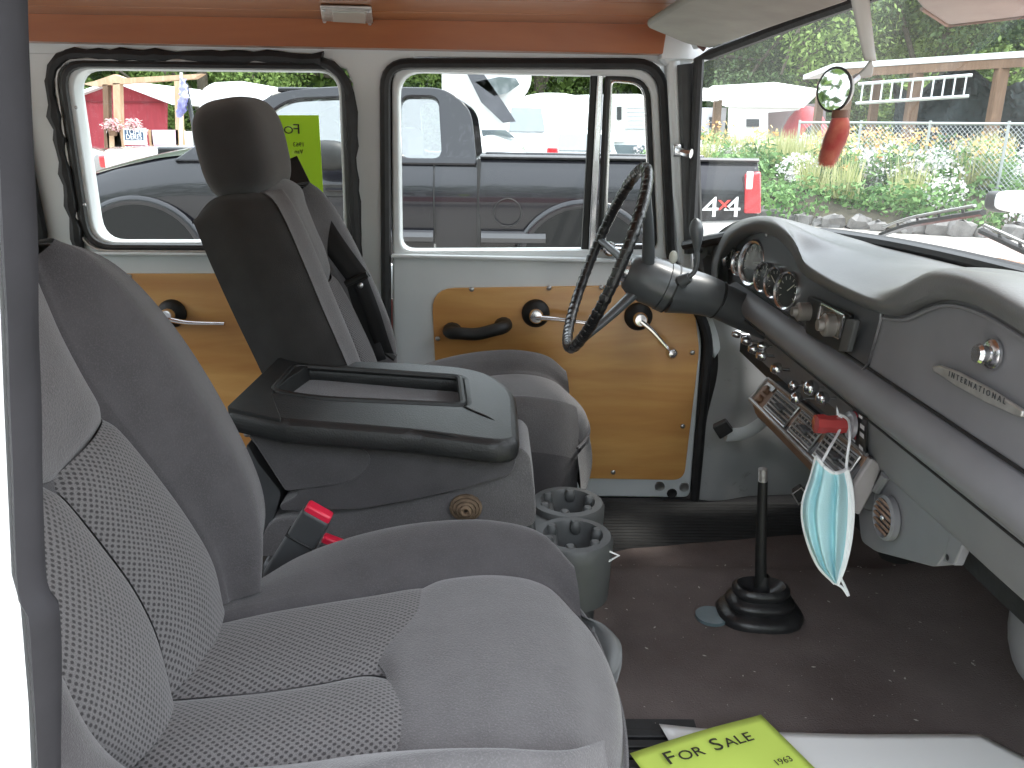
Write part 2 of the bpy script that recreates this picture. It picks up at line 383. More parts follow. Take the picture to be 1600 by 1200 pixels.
def text(name, s, size, o, ux, uy, m, parent=None, ext=.0004, align='LEFT', sx=1., space=1.):
    cu = bpy.data.curves.new(name, 'FONT'); cu.body = s; cu.size = size; cu.extrude = ext; cu.align_x = align; cu.space_character = space
    cu.resolution_u = 3
    t = bpy.data.objects.new(name, cu); COL.objects.link(t); t.data.materials.append(m)
    ux = Vector(ux).normalized(); uy = Vector(uy); uy = (uy - ux * uy.dot(ux)).normalized(); n = ux.cross(uy)
    M = Matrix((ux * sx, uy, n)).transposed().to_4x4(); M.translation = Vector([float(c) for c in o])
    bpy.context.view_layer.update(); me = bpy.data.meshes.new_from_object(t.evaluated_get(bpy.context.evaluated_depsgraph_get()))
    wd = max(v.co.x for v in me.vertices) if len(me.vertices) else 0
    bpy.data.objects.remove(t); me.transform(M); o_ = link(name, me, parent)
    if not me.materials: me.materials.append(m)
    o_['_w'] = wd * sx
    return o_

# ================================================================ OUTSIDE: ground, trees, flower bed, buildings, vehicles
gravel = mat('gravel', (.30, .28, .255), .95, vscale=3, col2=(.38, .355, .325), bump=.25, bscale=14, dirt=((.27, .25, .22), 12, .55))
g = G(); g.quad((-60, -40, 0), (80, -40, 0), (80, 120, 0), (-60, 120, 0))
struct(g.obj('ground', gravel, smooth=0))
hill_m = mat('hill_m', (.03, .06, .02), 1., vscale=.8, col2=(.06, .10, .035))

def leaves(name, centers, radii, n, size, m, parent, seed=0, squash=.8, shell=.55, aspect=.5):
    """many leaf faces spread through the volume of the clumps"""
    r = np.random.default_rng(seed); C = np.array(centers); Rr = np.array(radii); w = Rr ** 2; idx = r.choice(len(C), n, p=w / w.sum())
    d = r.normal(size=(n, 3)); d /= np.linalg.norm(d, axis=1, keepdims=True)
    q = Rr[idx] * (shell + (1 - shell) * r.random(n)) * (.75 + .35 * r.random(n)); P = C[idx] + d * q[:, None] * np.array([1, 1, squash])
    nn = d * .6 + r.normal(size=(n, 3)) * .6 + np.array([0, 0, .35]); nn /= np.linalg.norm(nn, axis=1, keepdims=True)
    a = np.cross(nn, r.normal(size=(n, 3))); a /= np.linalg.norm(a, axis=1, keepdims=True); b = np.cross(nn, a)
    s = size * (.6 + .8 * r.random(n))[:, None]
    V = np.stack([P - a * s, P + b * s * aspect, P + a * s, P - b * s * aspect], 1).reshape(-1, 3)
    me = bpy.data.meshes.new(name); me.vertices.add(4 * n); me.vertices.foreach_set('co', V.astype(np.float32).ravel())
    me.loops.add(4 * n); me.loops.foreach_set('vertex_index', np.arange(4 * n, dtype=np.int32)); me.polygons.add(n)
    me.polygons.foreach_set('loop_start', np.arange(0, 4 * n, 4, dtype=np.int32)); me.polygons.foreach_set('loop_total', np.full(n, 4, dtype=np.int32)); me.update(calc_edges=True)
    return link(name, me, parent, m)

leaf_a = leaf_mat('leaf_a', (.05, .09, .02), (.20, .30, .08)); leaf_b = leaf_mat('leaf_b', (.08, .14, .03), (.30, .42, .13)); leaf_c = leaf_mat('leaf_c', (.035, .07, .028), (.13, .20, .08))
bark = mat('bark', (.10, .085, .065), .95, var=.35, vscale=12, bump=1., bscale=30)

def tree(x, y, h, w, lm, label, seed, name='broadleaf_tree', n=24000, size=.10, low=.12):
    r = random.Random(seed); t = thing(name, label, 'tree', (x, y, 0), 'trees closing off the lot behind the buildings')
    cs, rs = [], []
    for i in range(26):
        hh = low + (1 - low) * r.random(); sp = w * (1 - abs(hh - .5) ** 1.6 * 1.7) * .5
        a = r.random() * 6.28; k = r.random() ** .6
        cs.append((x + math.cos(a) * sp * k * 2, y + math.sin(a) * sp * k * 1.6, hh * h)); rs.append(w * (.14 + .13 * r.random()))
    leaves('crown', cs, rs, n, size, lm, t, seed)
    g = G(); g.tube([(x, y, 0), (x + .2, y, h * .35), (x - .1, y + .1, h * .85)], [.32, .24, .06], 8)
    for i in range(9):
        c = cs[r.randrange(len(cs))]; z0 = h * (.15 + .5 * r.random()); g.tube([(x, y, z0), ((x + c[0]) / 2, (y + c[1]) / 2, (z0 + c[2]) / 2 + .3), c], [.13, .08, .03], 6)
    g.obj('trunk', bark, t)
    return t
TREES = [
 (-22, 40, 12, 9, leaf_a, 'dark green broadleaf tree behind the red barn, at the far left', 1),
 (-14.5, 42, 12, 9, leaf_b, 'bright green tree rising behind the roof beam of the red barn', 2),
 (-7, 44, 13, 10, leaf_c, 'dull green tree behind the gap between the red barn and the pickup roof', 3),
 (1.5, 43, 12, 9, leaf_a, 'dark tree over the white car roofs seen through the front door window', 4),
 (7.5, 42, 12, 9, leaf_c, 'grey green tree behind the travel trailer seen in the vent window', 5),
 (12.0, 36, 13, 8, leaf_c, 'dark conifer like tree just right of the windshield pillar', 6),
 (17.0, 35, 15, 9, leaf_b, 'light green tall tree above the white shelter', 7),
 (22.0, 33, 16, 9, leaf_b, 'tall pale green tree beside the mirror arm', 8),
 (27.5, 32, 15, 9, leaf_a, 'deep green tree above the middle of the carport roof', 9),
 (33.5, 30, 15, 9, leaf_b, 'yellow green tree above the right end of the carport roof', 10),
 (40.0, 29, 15, 9, leaf_a, 'dark tree beyond the right end of the carport', 11)]
for a in TREES: tree(*a[:6], a[6])
# the mass of wood behind them
r = np.random.default_rng(5)
cs = [(x + r.normal() * 1.5, 47 - .28 * max(0, x) + r.normal() * 1.5, z) for x in np.arange(-40, 62, 2.6) for z in (1.2, 4.5, 8, 11.5, 14.5)]
o = leaves('woods', cs, [2.7] * len(cs), 60000, .30, leaf_a, None, 77); tag(o, 'unbroken green woods closing off the view behind everything', 'woods', kind='stuff')
cs = [(x, -34 + r.normal() * 2, z) for x in np.arange(-60, 70, 6) for z in (2, 7, 12)] + [(-52 + r.normal() * 2, y, z) for y in np.arange(-30, 50, 6) for z in (2, 7, 12)]
o = leaves('woods', cs, [5.5] * len(cs), 60000, .40, leaf_a, None, 78); tag(o, 'green woods on the side of the lot behind the open door', 'woods', kind='stuff')
g = G(); pts = [(x, 50.5 - .28 * max(0, x), 0) for x in np.linspace(-48, 70, 24)]
V = []; F = []
for i, p in enumerate(pts):
    for j, (dz, dy) in enumerate(((0, 0), (5, .5), (10, 1.5), (15, 3.5), (19, 6))):
        V.append((p[0], p[1] + dy + random.uniform(-.4, .4), dz + random.uniform(-.5, .5) * (j > 0)))
for i in range(len(pts) - 1):
    for j in range(4): F.append((i * 5 + j, i * 5 + j + 1, (i + 1) * 5 + j + 1, (i + 1) * 5 + j))
g.add(V, F); struct(g.obj('hill', hill_m, smooth=60))

# ---- flower bed with its stone border
mound_m = mat('mound_m', (.05, .045, .03), 1., var=.3, vscale=4, bump=1, bscale=20)
def bedz(x, y): return .12 + .55 * max(0, min(1, (y - 13.6) / 3.2)) + .12 * math.sin(x * 1.7) * math.sin(y * 1.3)
edge = [(3.6, 17.8), (4.6, 15.4), (5.6, 14.2), (6.6, 13.5), (7.6, 13.0), (8.6, 12.2), (9.6, 11.2), (11.0, 10.2), (14.0, 9.0)]
E = crom([(a, b, 0) for a, b in edge], 46)
bed = thing('flower_bed', 'raised bed of white flowers, lilies and pale grasses in front of the wire fence', 'flower bed', (8, 14, 0))
V = []; F = []
for i, p in enumerate(E):
    for j in range(9): 
        y = p[1] + .1 + j * .8; x = p[0] + .15 * j; V.append((x, y, bedz(x, y) if j else 0.05))
for i in range(len(E) - 1):
    for j in range(8): F.append((i * 9 + j, (i + 1) * 9 + j, (i + 1) * 9 + j + 1, i * 9 + j + 1))
g = G(); g.add(V, F); g.obj('soil', mound_m, bed)
fl_white = leaf_mat('fl_white', (.62, .60, .62), (.85, .82, .84)); fl_or = leaf_mat('fl_or', (.70, .34, .12), (.80, .66, .32)); fl_pink = leaf_mat('fl_pink', (.65, .35, .42), (.8, .6, .65))
lf_bush = leaf_mat('lf_bush', (.05, .13, .04), (.20, .34, .12)); lf_grass = leaf_mat('lf_grass', (.30, .34, .12), (.62, .60, .34))
def scatter_bed(name, n, size, m, fx, hz, seed, aspect=.6):
    r = np.random.default_rng(seed); cs, rs = [], []
    while len(cs) < n:
        i = r.integers(0, len(E)); j = r.random() ** .8 * 6.0; x = E[i][0] + r.normal() * .25 + .15 * j; y = E[i][1] + .25 + j
        if fx(x, y, r): cs.append((x, y, bedz(x, y) + hz(x, y, r))); rs.append(.32 + .2 * r.random())
    return cs, rs
def near_clump(x, y, k): return math.sin(x * 1.9 + k) + math.sin(y * 2.3 + 2 * k) + .6 * math.sin(x * 4.1 - y * 3.2 + k)
cs, rs = scatter_bed('x', 260, 0, None, lambda x, y, r: True, lambda x, y, r: .16, 3)
for k in range(26): cs.append((3.7 + 1.9 * random.random(), 14.3 + 3.6 * random.random(), .25 + .35 * random.random())); rs.append(.42)
stuff(leaves('foliage', cs, rs, 42000, .05, lf_bush, bed, 3, shell=.6, aspect=.6))
cs, rs = scatter_bed('x', 90, 0, None, lambda x, y, r: near_clump(x, y, 1) > -.4, lambda x, y, r: .34, 4)
stuff(leaves('white_blossoms', cs, rs, 22000, .032, fl_white, bed, 4, shell=.85, aspect=.9))
cs, rs = scatter_bed('x', 26, 0, None, lambda x, y, r: y > 14.6 and near_clump(x, y, 4) > .1, lambda x, y, r: .75, 6)
stuff(leaves('orange_blossoms', cs, rs, 1500, .05, fl_or, bed, 6, shell=.6, aspect=.5))
stuff(leaves('tall_foliage', [(a, b, c - .3) for a, b, c in cs], [x * 1.3 for x in rs], 6000, .09, lf_bush, bed, 16, shell=.4, aspect=.2))
cs, rs = scatter_bed('x', 34, 0, None, lambda x, y, r: y > 14 and near_clump(x, y, 2.2) > .3, lambda x, y, r: .1, 8)
# upright grass blades
V = []; F = []; r = np.random.default_rng(9)
for (x, y, z) in cs:
    for k in range(120):
        a = r.random() * 6.28; q = r.random() * .3; h = .35 + .5 * r.random(); l = .25 * r.random(); bx, by = x + math.cos(a) * q, y + math.sin(a) * q
        w = .012; b0 = len(V); tx, ty = bx + math.cos(a) * l, by + math.sin(a) * l
        V += [(bx - w, by, z), (bx + w, by, z), (tx, ty, z + h)]; F.append((b0, b0 + 1, b0 + 2))
g = G(); g.add(V, F); stuff(g.obj('grass', lf_grass, bed, smooth=0))
stone = mat('stone', (.16, .155, .15), .9, var=.35, vscale=5, bump=1, bscale=15)
for i in range(0, len(E) - 1):
    p = (E[i] + E[i + 1]) / 2 + np.array((random.uniform(-.1, .1), random.uniform(-.12, .1), 0)); g = G(); s = .09 + .13 * random.random() ** 1.5
    g.ell((p[0], p[1] - .02, s * .55), (s * 1.15, s * .8, s * .75), p=.6, nu=9, nv=5)
    g.v = [(a + random.uniform(-.045, .045), b + random.uniform(-.045, .045), c + random.uniform(-.035, .035)) for a, b, c in g.v]
    g.obj('stone', stone, bed, smooth=25)

# ---- chain link fence
galv = mat('galv', (.40, .43, .43), .45, metal=.6)
f0, f1 = at(1335, 192, y=17.2), at(1640, 190, y=14.5)
f0 = np.array((f0[0], f0[1], 0)); f1 = np.array((f1[0], f1[1], 0)); f2 = f1 + (f1 - f0) * .6; fw = f0 + (f0 - f1) * .35
fen = thing('chain_link_fence', 'galvanised chain link fence along the back of the flower bed', 'fence', f0)
TZ = 1.72; FL = np.linalg.norm(f2 - fw); fd = (f2 - fw) / FL
g = G(); g.tube([fw + (0, 0, TZ), f2 + (0, 0, TZ)], .024, 8); g.obj('top_rail', galv, fen)
for k in range(6):
    p = fw + fd * (FL * k / 5); g = G(); g.tube([p, p + (0, 0, TZ + .05)], .026, 8); g.obj('post', galv, fen)
g = G(); cell = .085; nrm = np.array((-fd[1], fd[0], 0))
k = -TZ
while k < FL:
    for sgn in (1, -1):
        a0 = k; pts = []
        for zz in (0.25, TZ - .02):
            xx = a0 + (zz if sgn > 0 else TZ - zz); pts.append((xx, zz))
        if pts[0][0] < 0 or pts[1][0] < 0 or pts[0][0] > FL or pts[1][0] > FL: continue
        P = [fw + fd * q[0] + np.array((0, 0, q[1])) + nrm * .004 * sgn for q in pts]
        g.tube(P, .0042, 3)
    k += cell
stuff(g.obj('wire_mesh', galv, fen, smooth=0))

# ---- carport
timber = wood_mat('timber', (.15, .09, .055), (.22, .135, .085), (.12, .07, .045), rough=.8, coat=0, axis=(4, 4, .6))
timber_pale = wood_mat('timber_pale', (.46, .30, .19), (.60, .43, .30), (.40, .26, .15), rough=.8, coat=0, axis=(4, 4, .6))
sheet_white = mat('sheet_white', (.72, .75, .76), .6, var=.05, vscale=2)
cp = thing('carport', 'open carport with brown timber posts and a long pale roof edge', 'carport', at(1450, 190, y=20) * (1, 1, 0))
A, B = at(1300, 108, y=20.6), at(1680, 84, y=17.6); d = (B - A)
back = np.array((.9, 4.6, .02))
top = [A, B, B + back, A + back]; g = G(); g.prism(top, (0, 0, .12)); g.obj('roof', sheet_white, cp)
g = G(); g.prism([A + (0, .03, -.19), B + (0, .03, -.19), B + (0, .12, -.19), A + (0, .12, -.19)], (0, 0, .18)); g.obj('beam', timber, cp)
for f, px in ((.1, 0), (.41, 0), (.76, 0)):
    p = A + d * f; g = G(); g.box((p[0], p[1] + .2, (p[2] - .19) / 2), (.22, .22, p[2] - .19)); g.obj('post', timber, cp, bevel=.01)
    p = p + back * .9; g = G(); g.box((p[0], p[1], (p[2] - .1) / 2), (.2, .2, p[2] - .1)); g.obj('post', timber, cp, bevel=.01)
tarp = mat('tarp', (.035, .05, .055), .7, var=.5, vscale=1.2, bump=.6, bscale=8)
a0, a1 = A + d * .40 + back * .5, A + d * 1.0 + back * .5
gd = [[a0 * (1 - t) + a1 * t + (0, 0, -.25 - .25 * math.sin(t * 9)) for t in np.linspace(0, 1, 9)],
      [a0 * (1 - t) + a1 * t + (.1, -.35 * math.sin(t * 7) - .3, -1.2 - .25 * math.sin(t * 6 + 1)) for t in np.linspace(0, 1, 9)],
      [a0 * (1 - t) + a1 * t + (0, .2, -2.4) for t in np.linspace(0, 1, 9)]]
o = skin('tarp_curtain', gd, tarp, None, 60, 30, rough=.12); tag(o, 'dark sagging tarp hung inside the carport, right of its middle post', 'tarp')
lad = thing('ladder', 'aluminium ladder hung sideways under the carport roof edge', 'ladder', A + d * .25 - (0, 0, .6))
l0, l1 = A + d * .13 + (0, -.06, -.36), A + d * .62 + (0, -.06, -.30)
for dz in (0, -.42):
    g = G(); g.tube([l0 + (0, 0, dz), l1 + (0, 0, dz)], .035, 4); g.obj('side_rail', sheet_white, lad)
for k in range(11):
    p = l0 + (l1 - l0) * ((k + .5) / 11); g = G(); g.tube([p, p + (0, 0, -.42)], .02, 6); g.obj('rung', sheet_white, lad)
# dark car shape parked inside the carport
# ---- white shelter with a red dome tent
tentw = mat('tentw', (.80, .80, .79), .7, var=.03, vscale=2)
dkg = mat('dkg', (.05, .055, .06), .4)
sh = thing('canopy_shelter', 'big white fabric shelter with a sloping roof and one small window', 'shelter', at(1210, 225, y=26) * (1, 1, 0))
y0 = 26.0; P = lambda a, b, yy=y0: at(a, b, y=yy)
ol = [P(1138, 245), P(1140, 166), P(1165, 149), P(1282, 142), P(1262, 160), P(1248, 172), P(1200, 176), P(1200, 245)]
g = G(); g.prism(ol, (0, .15, 0)); g.obj('front_wall', tentw, sh)
g = G(); g.prism([P(1136, 167, 25.9), P(1165, 147, 25.9), P(1285, 140, 25.9), P(1256, 168, 25.9)], (.4, 6, .5)); g.obj('roof', tentw, sh)
g = G(); g.prism([P(1166, 186, 25.97), P(1186, 186, 25.97), P(1186, 198, 25.97), P(1166, 198, 25.97)], (0, -.02, 0)); g.obj('window', dkg, sh)
g = G(); g.prism([P(1195, 170, 29), P(1290, 160, 29), P(1290, 245, 29), P(1195, 245, 29)], (0, .1, 0)); g.obj('back_wall', mat('shade_cloth', (.20, .17, .17), .9), sh)
dome = thing('dome_tent', 'small red dome tent with a dark door under the white shelter edge', 'tent', P(1258, 212, 27) * (1, 1, 0))
redt = mat('redt', (.50, .08, .10), .7, var=.1, vscale=3)
c = P(1257, 208, 27); g = G(); g.ell((c[0], c[1], c[2] - .35), (.72, .72, 1.15)); g.obj('shell', redt, dome)
g = G(); g.ell((c[0], c[1] - .45, c[2] - .2), (.30, .36, .5)); g.obj('door', dkg, dome)
# ---- mobile home and porch
mh = thing('mobile_home', 'pale grey mobile home with small dark windows left of the white shelter', 'mobile home', P(1110, 230, 28) * (1, 1, 0))
siding = mat('siding', (.55, .56, .60), .6, var=.04, vscale=2)
g = G(); g.b2((P(1050, 0, 28)[0], 28, .3), (P(1150, 0, 28)[0], 31, P(1100, 168, 28)[2])); g.obj('wall', siding, mh)
for a in ((1081, 175, 1089, 192), (1108, 183, 1126, 190), (1108, 192, 1126, 199)):
    g = G(); g.prism([P(a[0], a[1], 27.97), P(a[2], a[1], 27.97), P(a[2], a[3], 27.97), P(a[0], a[3], 27.97)], (0, -.03, 0)); g.obj('window', dkg, mh)
po = thing('porch_roof', 'white porch roof on one brown post right of the windshield pillar', 'porch', P(1116, 230, 22) * (1, 1, 0))
g = G(); g.prism([P(1060, 141, 22), P(1147, 145, 22), P(1120, 158, 21), P(1060, 157, 21)], (0, 0, .08)); g.obj('roof', tentw, po)
p = P(1117, 230, 22); g = G(); g.b2((p[0] - .09, 22, 0), (p[0] + .09, 22.18, P(1117, 156, 22)[2])); g.obj('post', timber, po)
g = G(); g.b2((P(1050, 0, 23)[0], 23, 0), (P(1112, 0, 23)[0], 23.1, P(1100, 207, 23)[2])); tag(g.obj('picket_fence', tentw), 'low white fence panel behind the pickup bed', 'fence')

# ---- red barn with its timber porch
barn_red = mat('barn_red', (.30, .035, .05), .8, var=.12, vscale=3, stretch=(6, 6, .6))
bn = thing('red_barn', 'dark red barn with a low gable and white roof edges, at the left', 'barn', at(180, 230, y=22) * (1, 1, 0))
Q = lambda a, b, yy=22.: at(a, b, y=yy)
g = G(); g.prism([Q(60, 300), Q(60, 165), Q(112, 150), Q(178, 128), Q(260, 158), Q(258, 300)], (0, .1, 0)); g.obj('front_wall', barn_red, bn)
g = G(); g.prism([Q(60, 163, 21.7), Q(112, 146, 21.7), Q(178, 124, 21.7), Q(178, 128, 21.7), Q(112, 152, 21.7), Q(60, 169, 21.7)], (0, 6, 0)); g.obj('roof', sheet_white, bn)
g = G(); g.prism([Q(178, 124, 21.6), Q(228, 142, 21.6), Q(276, 162, 21.6), Q(270, 164, 21.6), Q(225, 147, 21.6), Q(178, 129, 21.6)], (0, 6, 0)); g.obj('roof', sheet_white, bn)
g = G(); g.prism([Q(113, 157, 21.97), Q(258, 159, 21.97), Q(258, 161, 21.97), Q(113, 159, 21.97)], (0, -.03, 0)); g.obj('trim_board', mat('barn_dark', (.18, .02, .03), .8), bn)
pr = thing('porch_frame', 'pale timber porch frame with a long beam in front of the red barn', 'porch', at(180, 230, y=19.5) * (1, 1, 0))
R_ = lambda a, b, yy=19.5: at(a, b, y=yy)
g = G(); g.prism([R_(128, 131), R_(146, 127), R_(178, 116), R_(194, 122), R_(316, 115), R_(303, 123), R_(190, 131), R_(146, 135)], (0, .25, 0)); g.obj('beam', timber_pale, pr)
for a, b, c in ((160, 168, 132), (176, 187, 130), (272, 281, 126)):
    g = G(); g.prism([R_(a, c), R_(b, c), R_(b + 3, 232), R_(a + 3, 232)], (0, .18, 0)); g.obj('post', timber_pale if a > 170 else timber, pr)
g = G(); g.prism([R_(166, 198), R_(186, 202), R_(194, 245), R_(170, 245)], (0, .1, 0)); g.obj('panel', timber_pale, pr)
for a in (231, 281): 
    g = G(); g.prism([R_(a, 203), R_(a + 6, 203), R_(a + 9, 228), R_(a + 3, 228)], (0, .1, 0)); g.obj('rail_post', timber_pale, pr)
ink_blue = mat('ink_blue', (.05, .09, .16), .6)
sg = thing('yard_sign', 'white sign with dark block lettering fixed beside the porch post', 'sign', R_(210, 226, 19.35))
c4 = [R_(192, 200, 19.3), R_(227, 200, 19.3), R_(229, 226, 19.3), R_(194, 226, 19.3)]
g = G(); g.prism(c4, (0, .05, 0)); g.obj('board', tentw, sg)
c5 = [R_(194, 203, 19.28), R_(223, 203, 19.28), R_(224, 219, 19.28), R_(195, 219, 19.28)]; g = G(); g.prism(c5, (0, .015, 0)); g.obj('printed_field', ink_blue, sg)
text('lettering', 'TOMMY', .17, R_(196, 210, 19.27), (1, 0, 0), (0, 0, 1), paper, sg, sx=.85); text('lettering', 'DERES', .15, R_(197, 217.5, 19.27), (1, 0, 0), (0, 0, 1), paper, sg, sx=.85)
pk = mat('pk', (.78, .55, .66), .7); g = G(); g.prism([R_(236, 203), R_(278, 203), R_(279, 226), R_(237, 226)], (0, .05, 0)); tag(g.obj('banner', pk), 'pale pink banner board right of the lettered sign', 'banner')
g = G(); g.prism([R_(287, 205), R_(312, 205), R_(312, 226), R_(290, 226)], (0, .05, 0)); tag(g.obj('banner', tentw), 'white board behind the porch end, left of the headrest', 'banner')
fb = mat('fb', (.05, .05, .32), .8, vscale=1.5, col2=(.55, .55, .7))
fl = thing('flag_pole', 'white pole with a drooping blue and white flag by the red barn', 'flag', R_(280, 228, 19.0))
g = G(); g.tube([R_(283, 228, 19), R_(283, 113, 19)], .03, 8); g.obj('pole', tentw, fl)
p = [R_(284, 122, 19), R_(294, 150, 19), R_(290, 176, 19)]; q = [R_(283, 122, 18.9), R_(280, 150, 18.8), R_(275, 181, 19)]; m_ = [R_(288, 124, 18.7), R_(290, 152, 18.5), R_(283, 184, 18.8)]
skin('flag', [q, m_, p], fb, fl, 24, 18, rough=.08)
g = G(); g.tube([R_(290, 130, 18.9), R_(303, 200, 18.9), R_(306, 228, 18.9)], .05, 6); tag(g.obj('leaning_pole', dkg), 'dark pole leaning beside the blue flag', 'pole')
flw = leaf_mat('flw', (.6, .25, .3), (.85, .8, .75))
for a, b, l in ((175, 196, 'pot of pink flowers on the porch panel'), (207, 196, 'pot of white flowers above the lettered sign')):
    c = R_(a, b, 19.4); t = thing('flower_pot', l, 'flower pot', c - np.array((0, 0, .15)), 'flower pots on the porch')
    leaves('blossoms', [c], [.22], 260, .04, flw, t, 3); g = G(); g.lathe([(.08, -.2), (.12, 0), (.1, .0)], c - np.array((0, 0, .02)), (0, 0, 1), 10); g.obj('pot', timber, t)

# ---- vehicles beyond
car_white = mat('car_white', (.80, .81, .82), .15, coat=1., coatr=.03); car_glass = mat('car_glass', (.10, .12, .13), .05, spec=1., coat=1, coatr=.02); tail_red = mat('tail_red', (.55, .02, .03), .2, coat=1)
tyre = mat('tyre', (.015, .015, .015), .8)
def small_car(cx, cy, w, h, label, glass=True, name='parked_car', low=.0):
    """seen from behind: a rounded body with a cabin, lamps, bumper and wheels"""
    t = thing(name, label, 'car', (cx, cy, 0), 'cars parked beyond the pickup')
    def ring(y, ww, z0, z1): return [(cx + ww * a, y, z0 + (z1 - z0) * b) for a, b in ((-.5, .1), (-.5, .55), (-.46, .9), (-.3, 1), (0, 1.02), (.3, 1), (.46, .9), (.5, .55), (.5, .1))]
    skin('body', [[(cx - w * .42, cy, .3), (cx, cy - .03, .28), (cx + w * .42, cy, .3)], ring(cy + .03, w * .94, .3, h * .60), ring(cy + .5, w, .3, h * .66), ring(cy + 4.1, w * .95, .3, h * .6)], car_white, t, 40, 24, linear=True)
    skin('cabin', [ring(cy + .75, w * .86, h * .5, h * .66), ring(cy + 1.2, w * .74, h * .55, h), ring(cy + 2.4, w * .74, h * .55, h), ring(cy + 3.2, w * .86, h * .5, h * .62)], car_white, t, 40, 20, linear=True)
    g = G(); g.prism([(cx - w * .33, cy + .80, h * .70), (cx + w * .33, cy + .80, h * .70), (cx + w * .29, cy + 1.12, h * .93), (cx - w * .29, cy + 1.12, h * .93)], (0, -.06, .02)); g.obj('rear_window', car_glass, t, bevel=.01)
    for s in (-1, 1):
        g = G(); g.box((cx + s * w * .40, cy + .02, h * .50), (w * .13, .1, h * .14)); g.obj('tail_lamp', tail_red, t, bevel=.03)
        g = G(); g.lathe([(.33, -.1), (.33, .1)], (cx + s * w * .42, cy + .9, .33), (1, 0, 0), 20); g.obj('wheel', tyre, t)
    g = G(); g.box((cx, cy - .02, h * .25), (w * .96, .16, h * .12)); g.obj('bumper', car_white, t, bevel=.04)
a = at(818, 200, y=17); small_car(a[0] - .1, 17, 1.7, 2.05, 'tall white car with a red tail lamp, just right of the pickup cab')
a = at(912, 215, y=18); small_car(a[0] + .1, 18, 1.85, 1.5, 'low white sedan seen from behind, left half of the vent window')
# boat under a white cover on a trailer
cov = mat('cov', (.78, .79, .80), .6, var=.04, vscale=1.5)
bt = thing('covered_boat', 'boat under a white cover between the two white cars', 'boat', at(870, 220, y=22) * (1, 1, 0))
c = at(868, 190, y=22)
g = G(); g.ell((c[0], c[1] + 2.2, c[2]), (1.25, 2.6, .75), p=.8); g.obj('cover', cov, bt)
g = G(); g.ell((c[0], c[1] + 2.2, c[2] - .5), (1.0, 2.5, .5), p=.8); g.obj('hull', mat('hull', (.3, .32, .33), .4), bt)
g = G(); g.box((c[0], c[1] + .1, .75), (1.5, .12, .1)); g.obj('trailer_bar', dkg, bt)
for s in (-1, 1): g = G(); g.lathe([(.36, -.1), (.36, .1)], (c[0] + s * .85, c[1] + 1.0, .36), (1, 0, 0), 20); g.obj('wheel', tyre, bt)
# big camper body and dark folded awning behind the cab
cm = thing('motorhome', 'tall white motorhome end behind the pickup cab', 'motorhome', at(770, 180, y=13) * (1, 1, 0))
K = lambda a, b, yy=13.: at(a, b, y=yy)
g = G(); g.prism([K(690, 260), K(690, 100), K(800, 96), K(833, 102), K(830, 140), K(800, 170), K(790, 260)], (-.2, 3.2, 0)); g.obj('body', car_white, cm, bevel=.12, seg=3)
g = G(); g.prism([K(722, 100, 12.85), K(745, 100, 12.85), K(792, 168, 12.85), K(806, 190, 12.85), K(786, 192, 12.85), K(752, 160, 12.85)], (0, .08, 0)); g.obj('dark_stripe', mat('stripe', (.07, .07, .085), .3, coat=1), cm)
g = G(); g.prism([K(742, 128, 12.85), K(772, 150, 12.85), K(792, 146, 12.85), K(812, 132, 12.85), K(806, 122, 12.85), K(780, 120, 12.85)], (0, .08, 0)); g.obj('window', car_glass, cm)
hp = thing('open_hood', 'white car with its front end low behind the pickup bed', 'car', K(775, 235, 11) * (1, 1, 0))
skin('body', [[K(735, 240, 11), K(775, 236, 11), K(826, 243, 11)], [K(738, 222, 11.3), K(772, 214, 11.3), K(822, 236, 11.3)], [K(740, 216, 12.6), K(770, 210, 12.6), K(815, 220, 12.6)]], car_white, hp, 20, 12)
g = G(); g.prism([K(752, 203, 12.7), K(790, 203, 12.7), K(806, 216, 12.7), K(754, 212, 12.7)], (0, .1, 0)); g.obj('window', car_glass, hp)
g = G(); g.b2((K(745, 0, 11.6)[0], 11.6, 0), (K(820, 0, 11.6)[0], 13, K(770, 222, 11.6)[2])); g.obj('lower_body', car_white, hp)
# travel trailer
tt = thing('travel_trailer', 'white travel trailer with a narrow door, framed by the vent window', 'trailer', K(990, 240, 24) * (1, 1, 0))
T_ = lambda a, b, yy=24.: at(a, b, y=yy)
g = G(); g.prism([T_(860, 250), T_(860, 150), T_(948, 147), T_(1000, 147), T_(1016, 152), T_(1050, 155), T_(1050, 250)], (0, 2.4, 0)); g.obj('body', sheet_white, tt, bevel=.1, seg=3)
g = G(); g.prism([T_(952, 226, 23.95), T_(1050, 228, 23.95), T_(1050, 243, 23.95), T_(952, 243, 23.95)], (0, .06, 0)); g.obj('skirt', mat('skirt', (.16, .2, .22), .5), tt)
g = G(); g.prism([T_(960, 160, 23.95), T_(976, 160, 23.95), T_(976, 222, 23.95), T_(960, 222, 23.95)], (0, .04, 0)); dr = g.obj('door', tentw, tt)
g = G(); g.prism([T_(964, 167, 23.9), T_(971, 167, 23.9), T_(971, 187, 23.9), T_(964, 187, 23.9)], (0, .04, 0)); g.obj('pane', dkg, dr)
g = G(); g.prism([T_(976, 199, 23.95), T_(1050, 200, 23.95), T_(1050, 202, 23.95), T_(976, 201, 23.95)], (0, .04, 0)); g.obj('trim_strip', siding, tt)
g = G(); g.prism([T_(952, 152, 23.7), T_(998, 152, 23.7), T_(1002, 162, 23.2), T_(956, 156, 23.2)], (0, 0, .08)); g.obj('awning', tentw, tt)
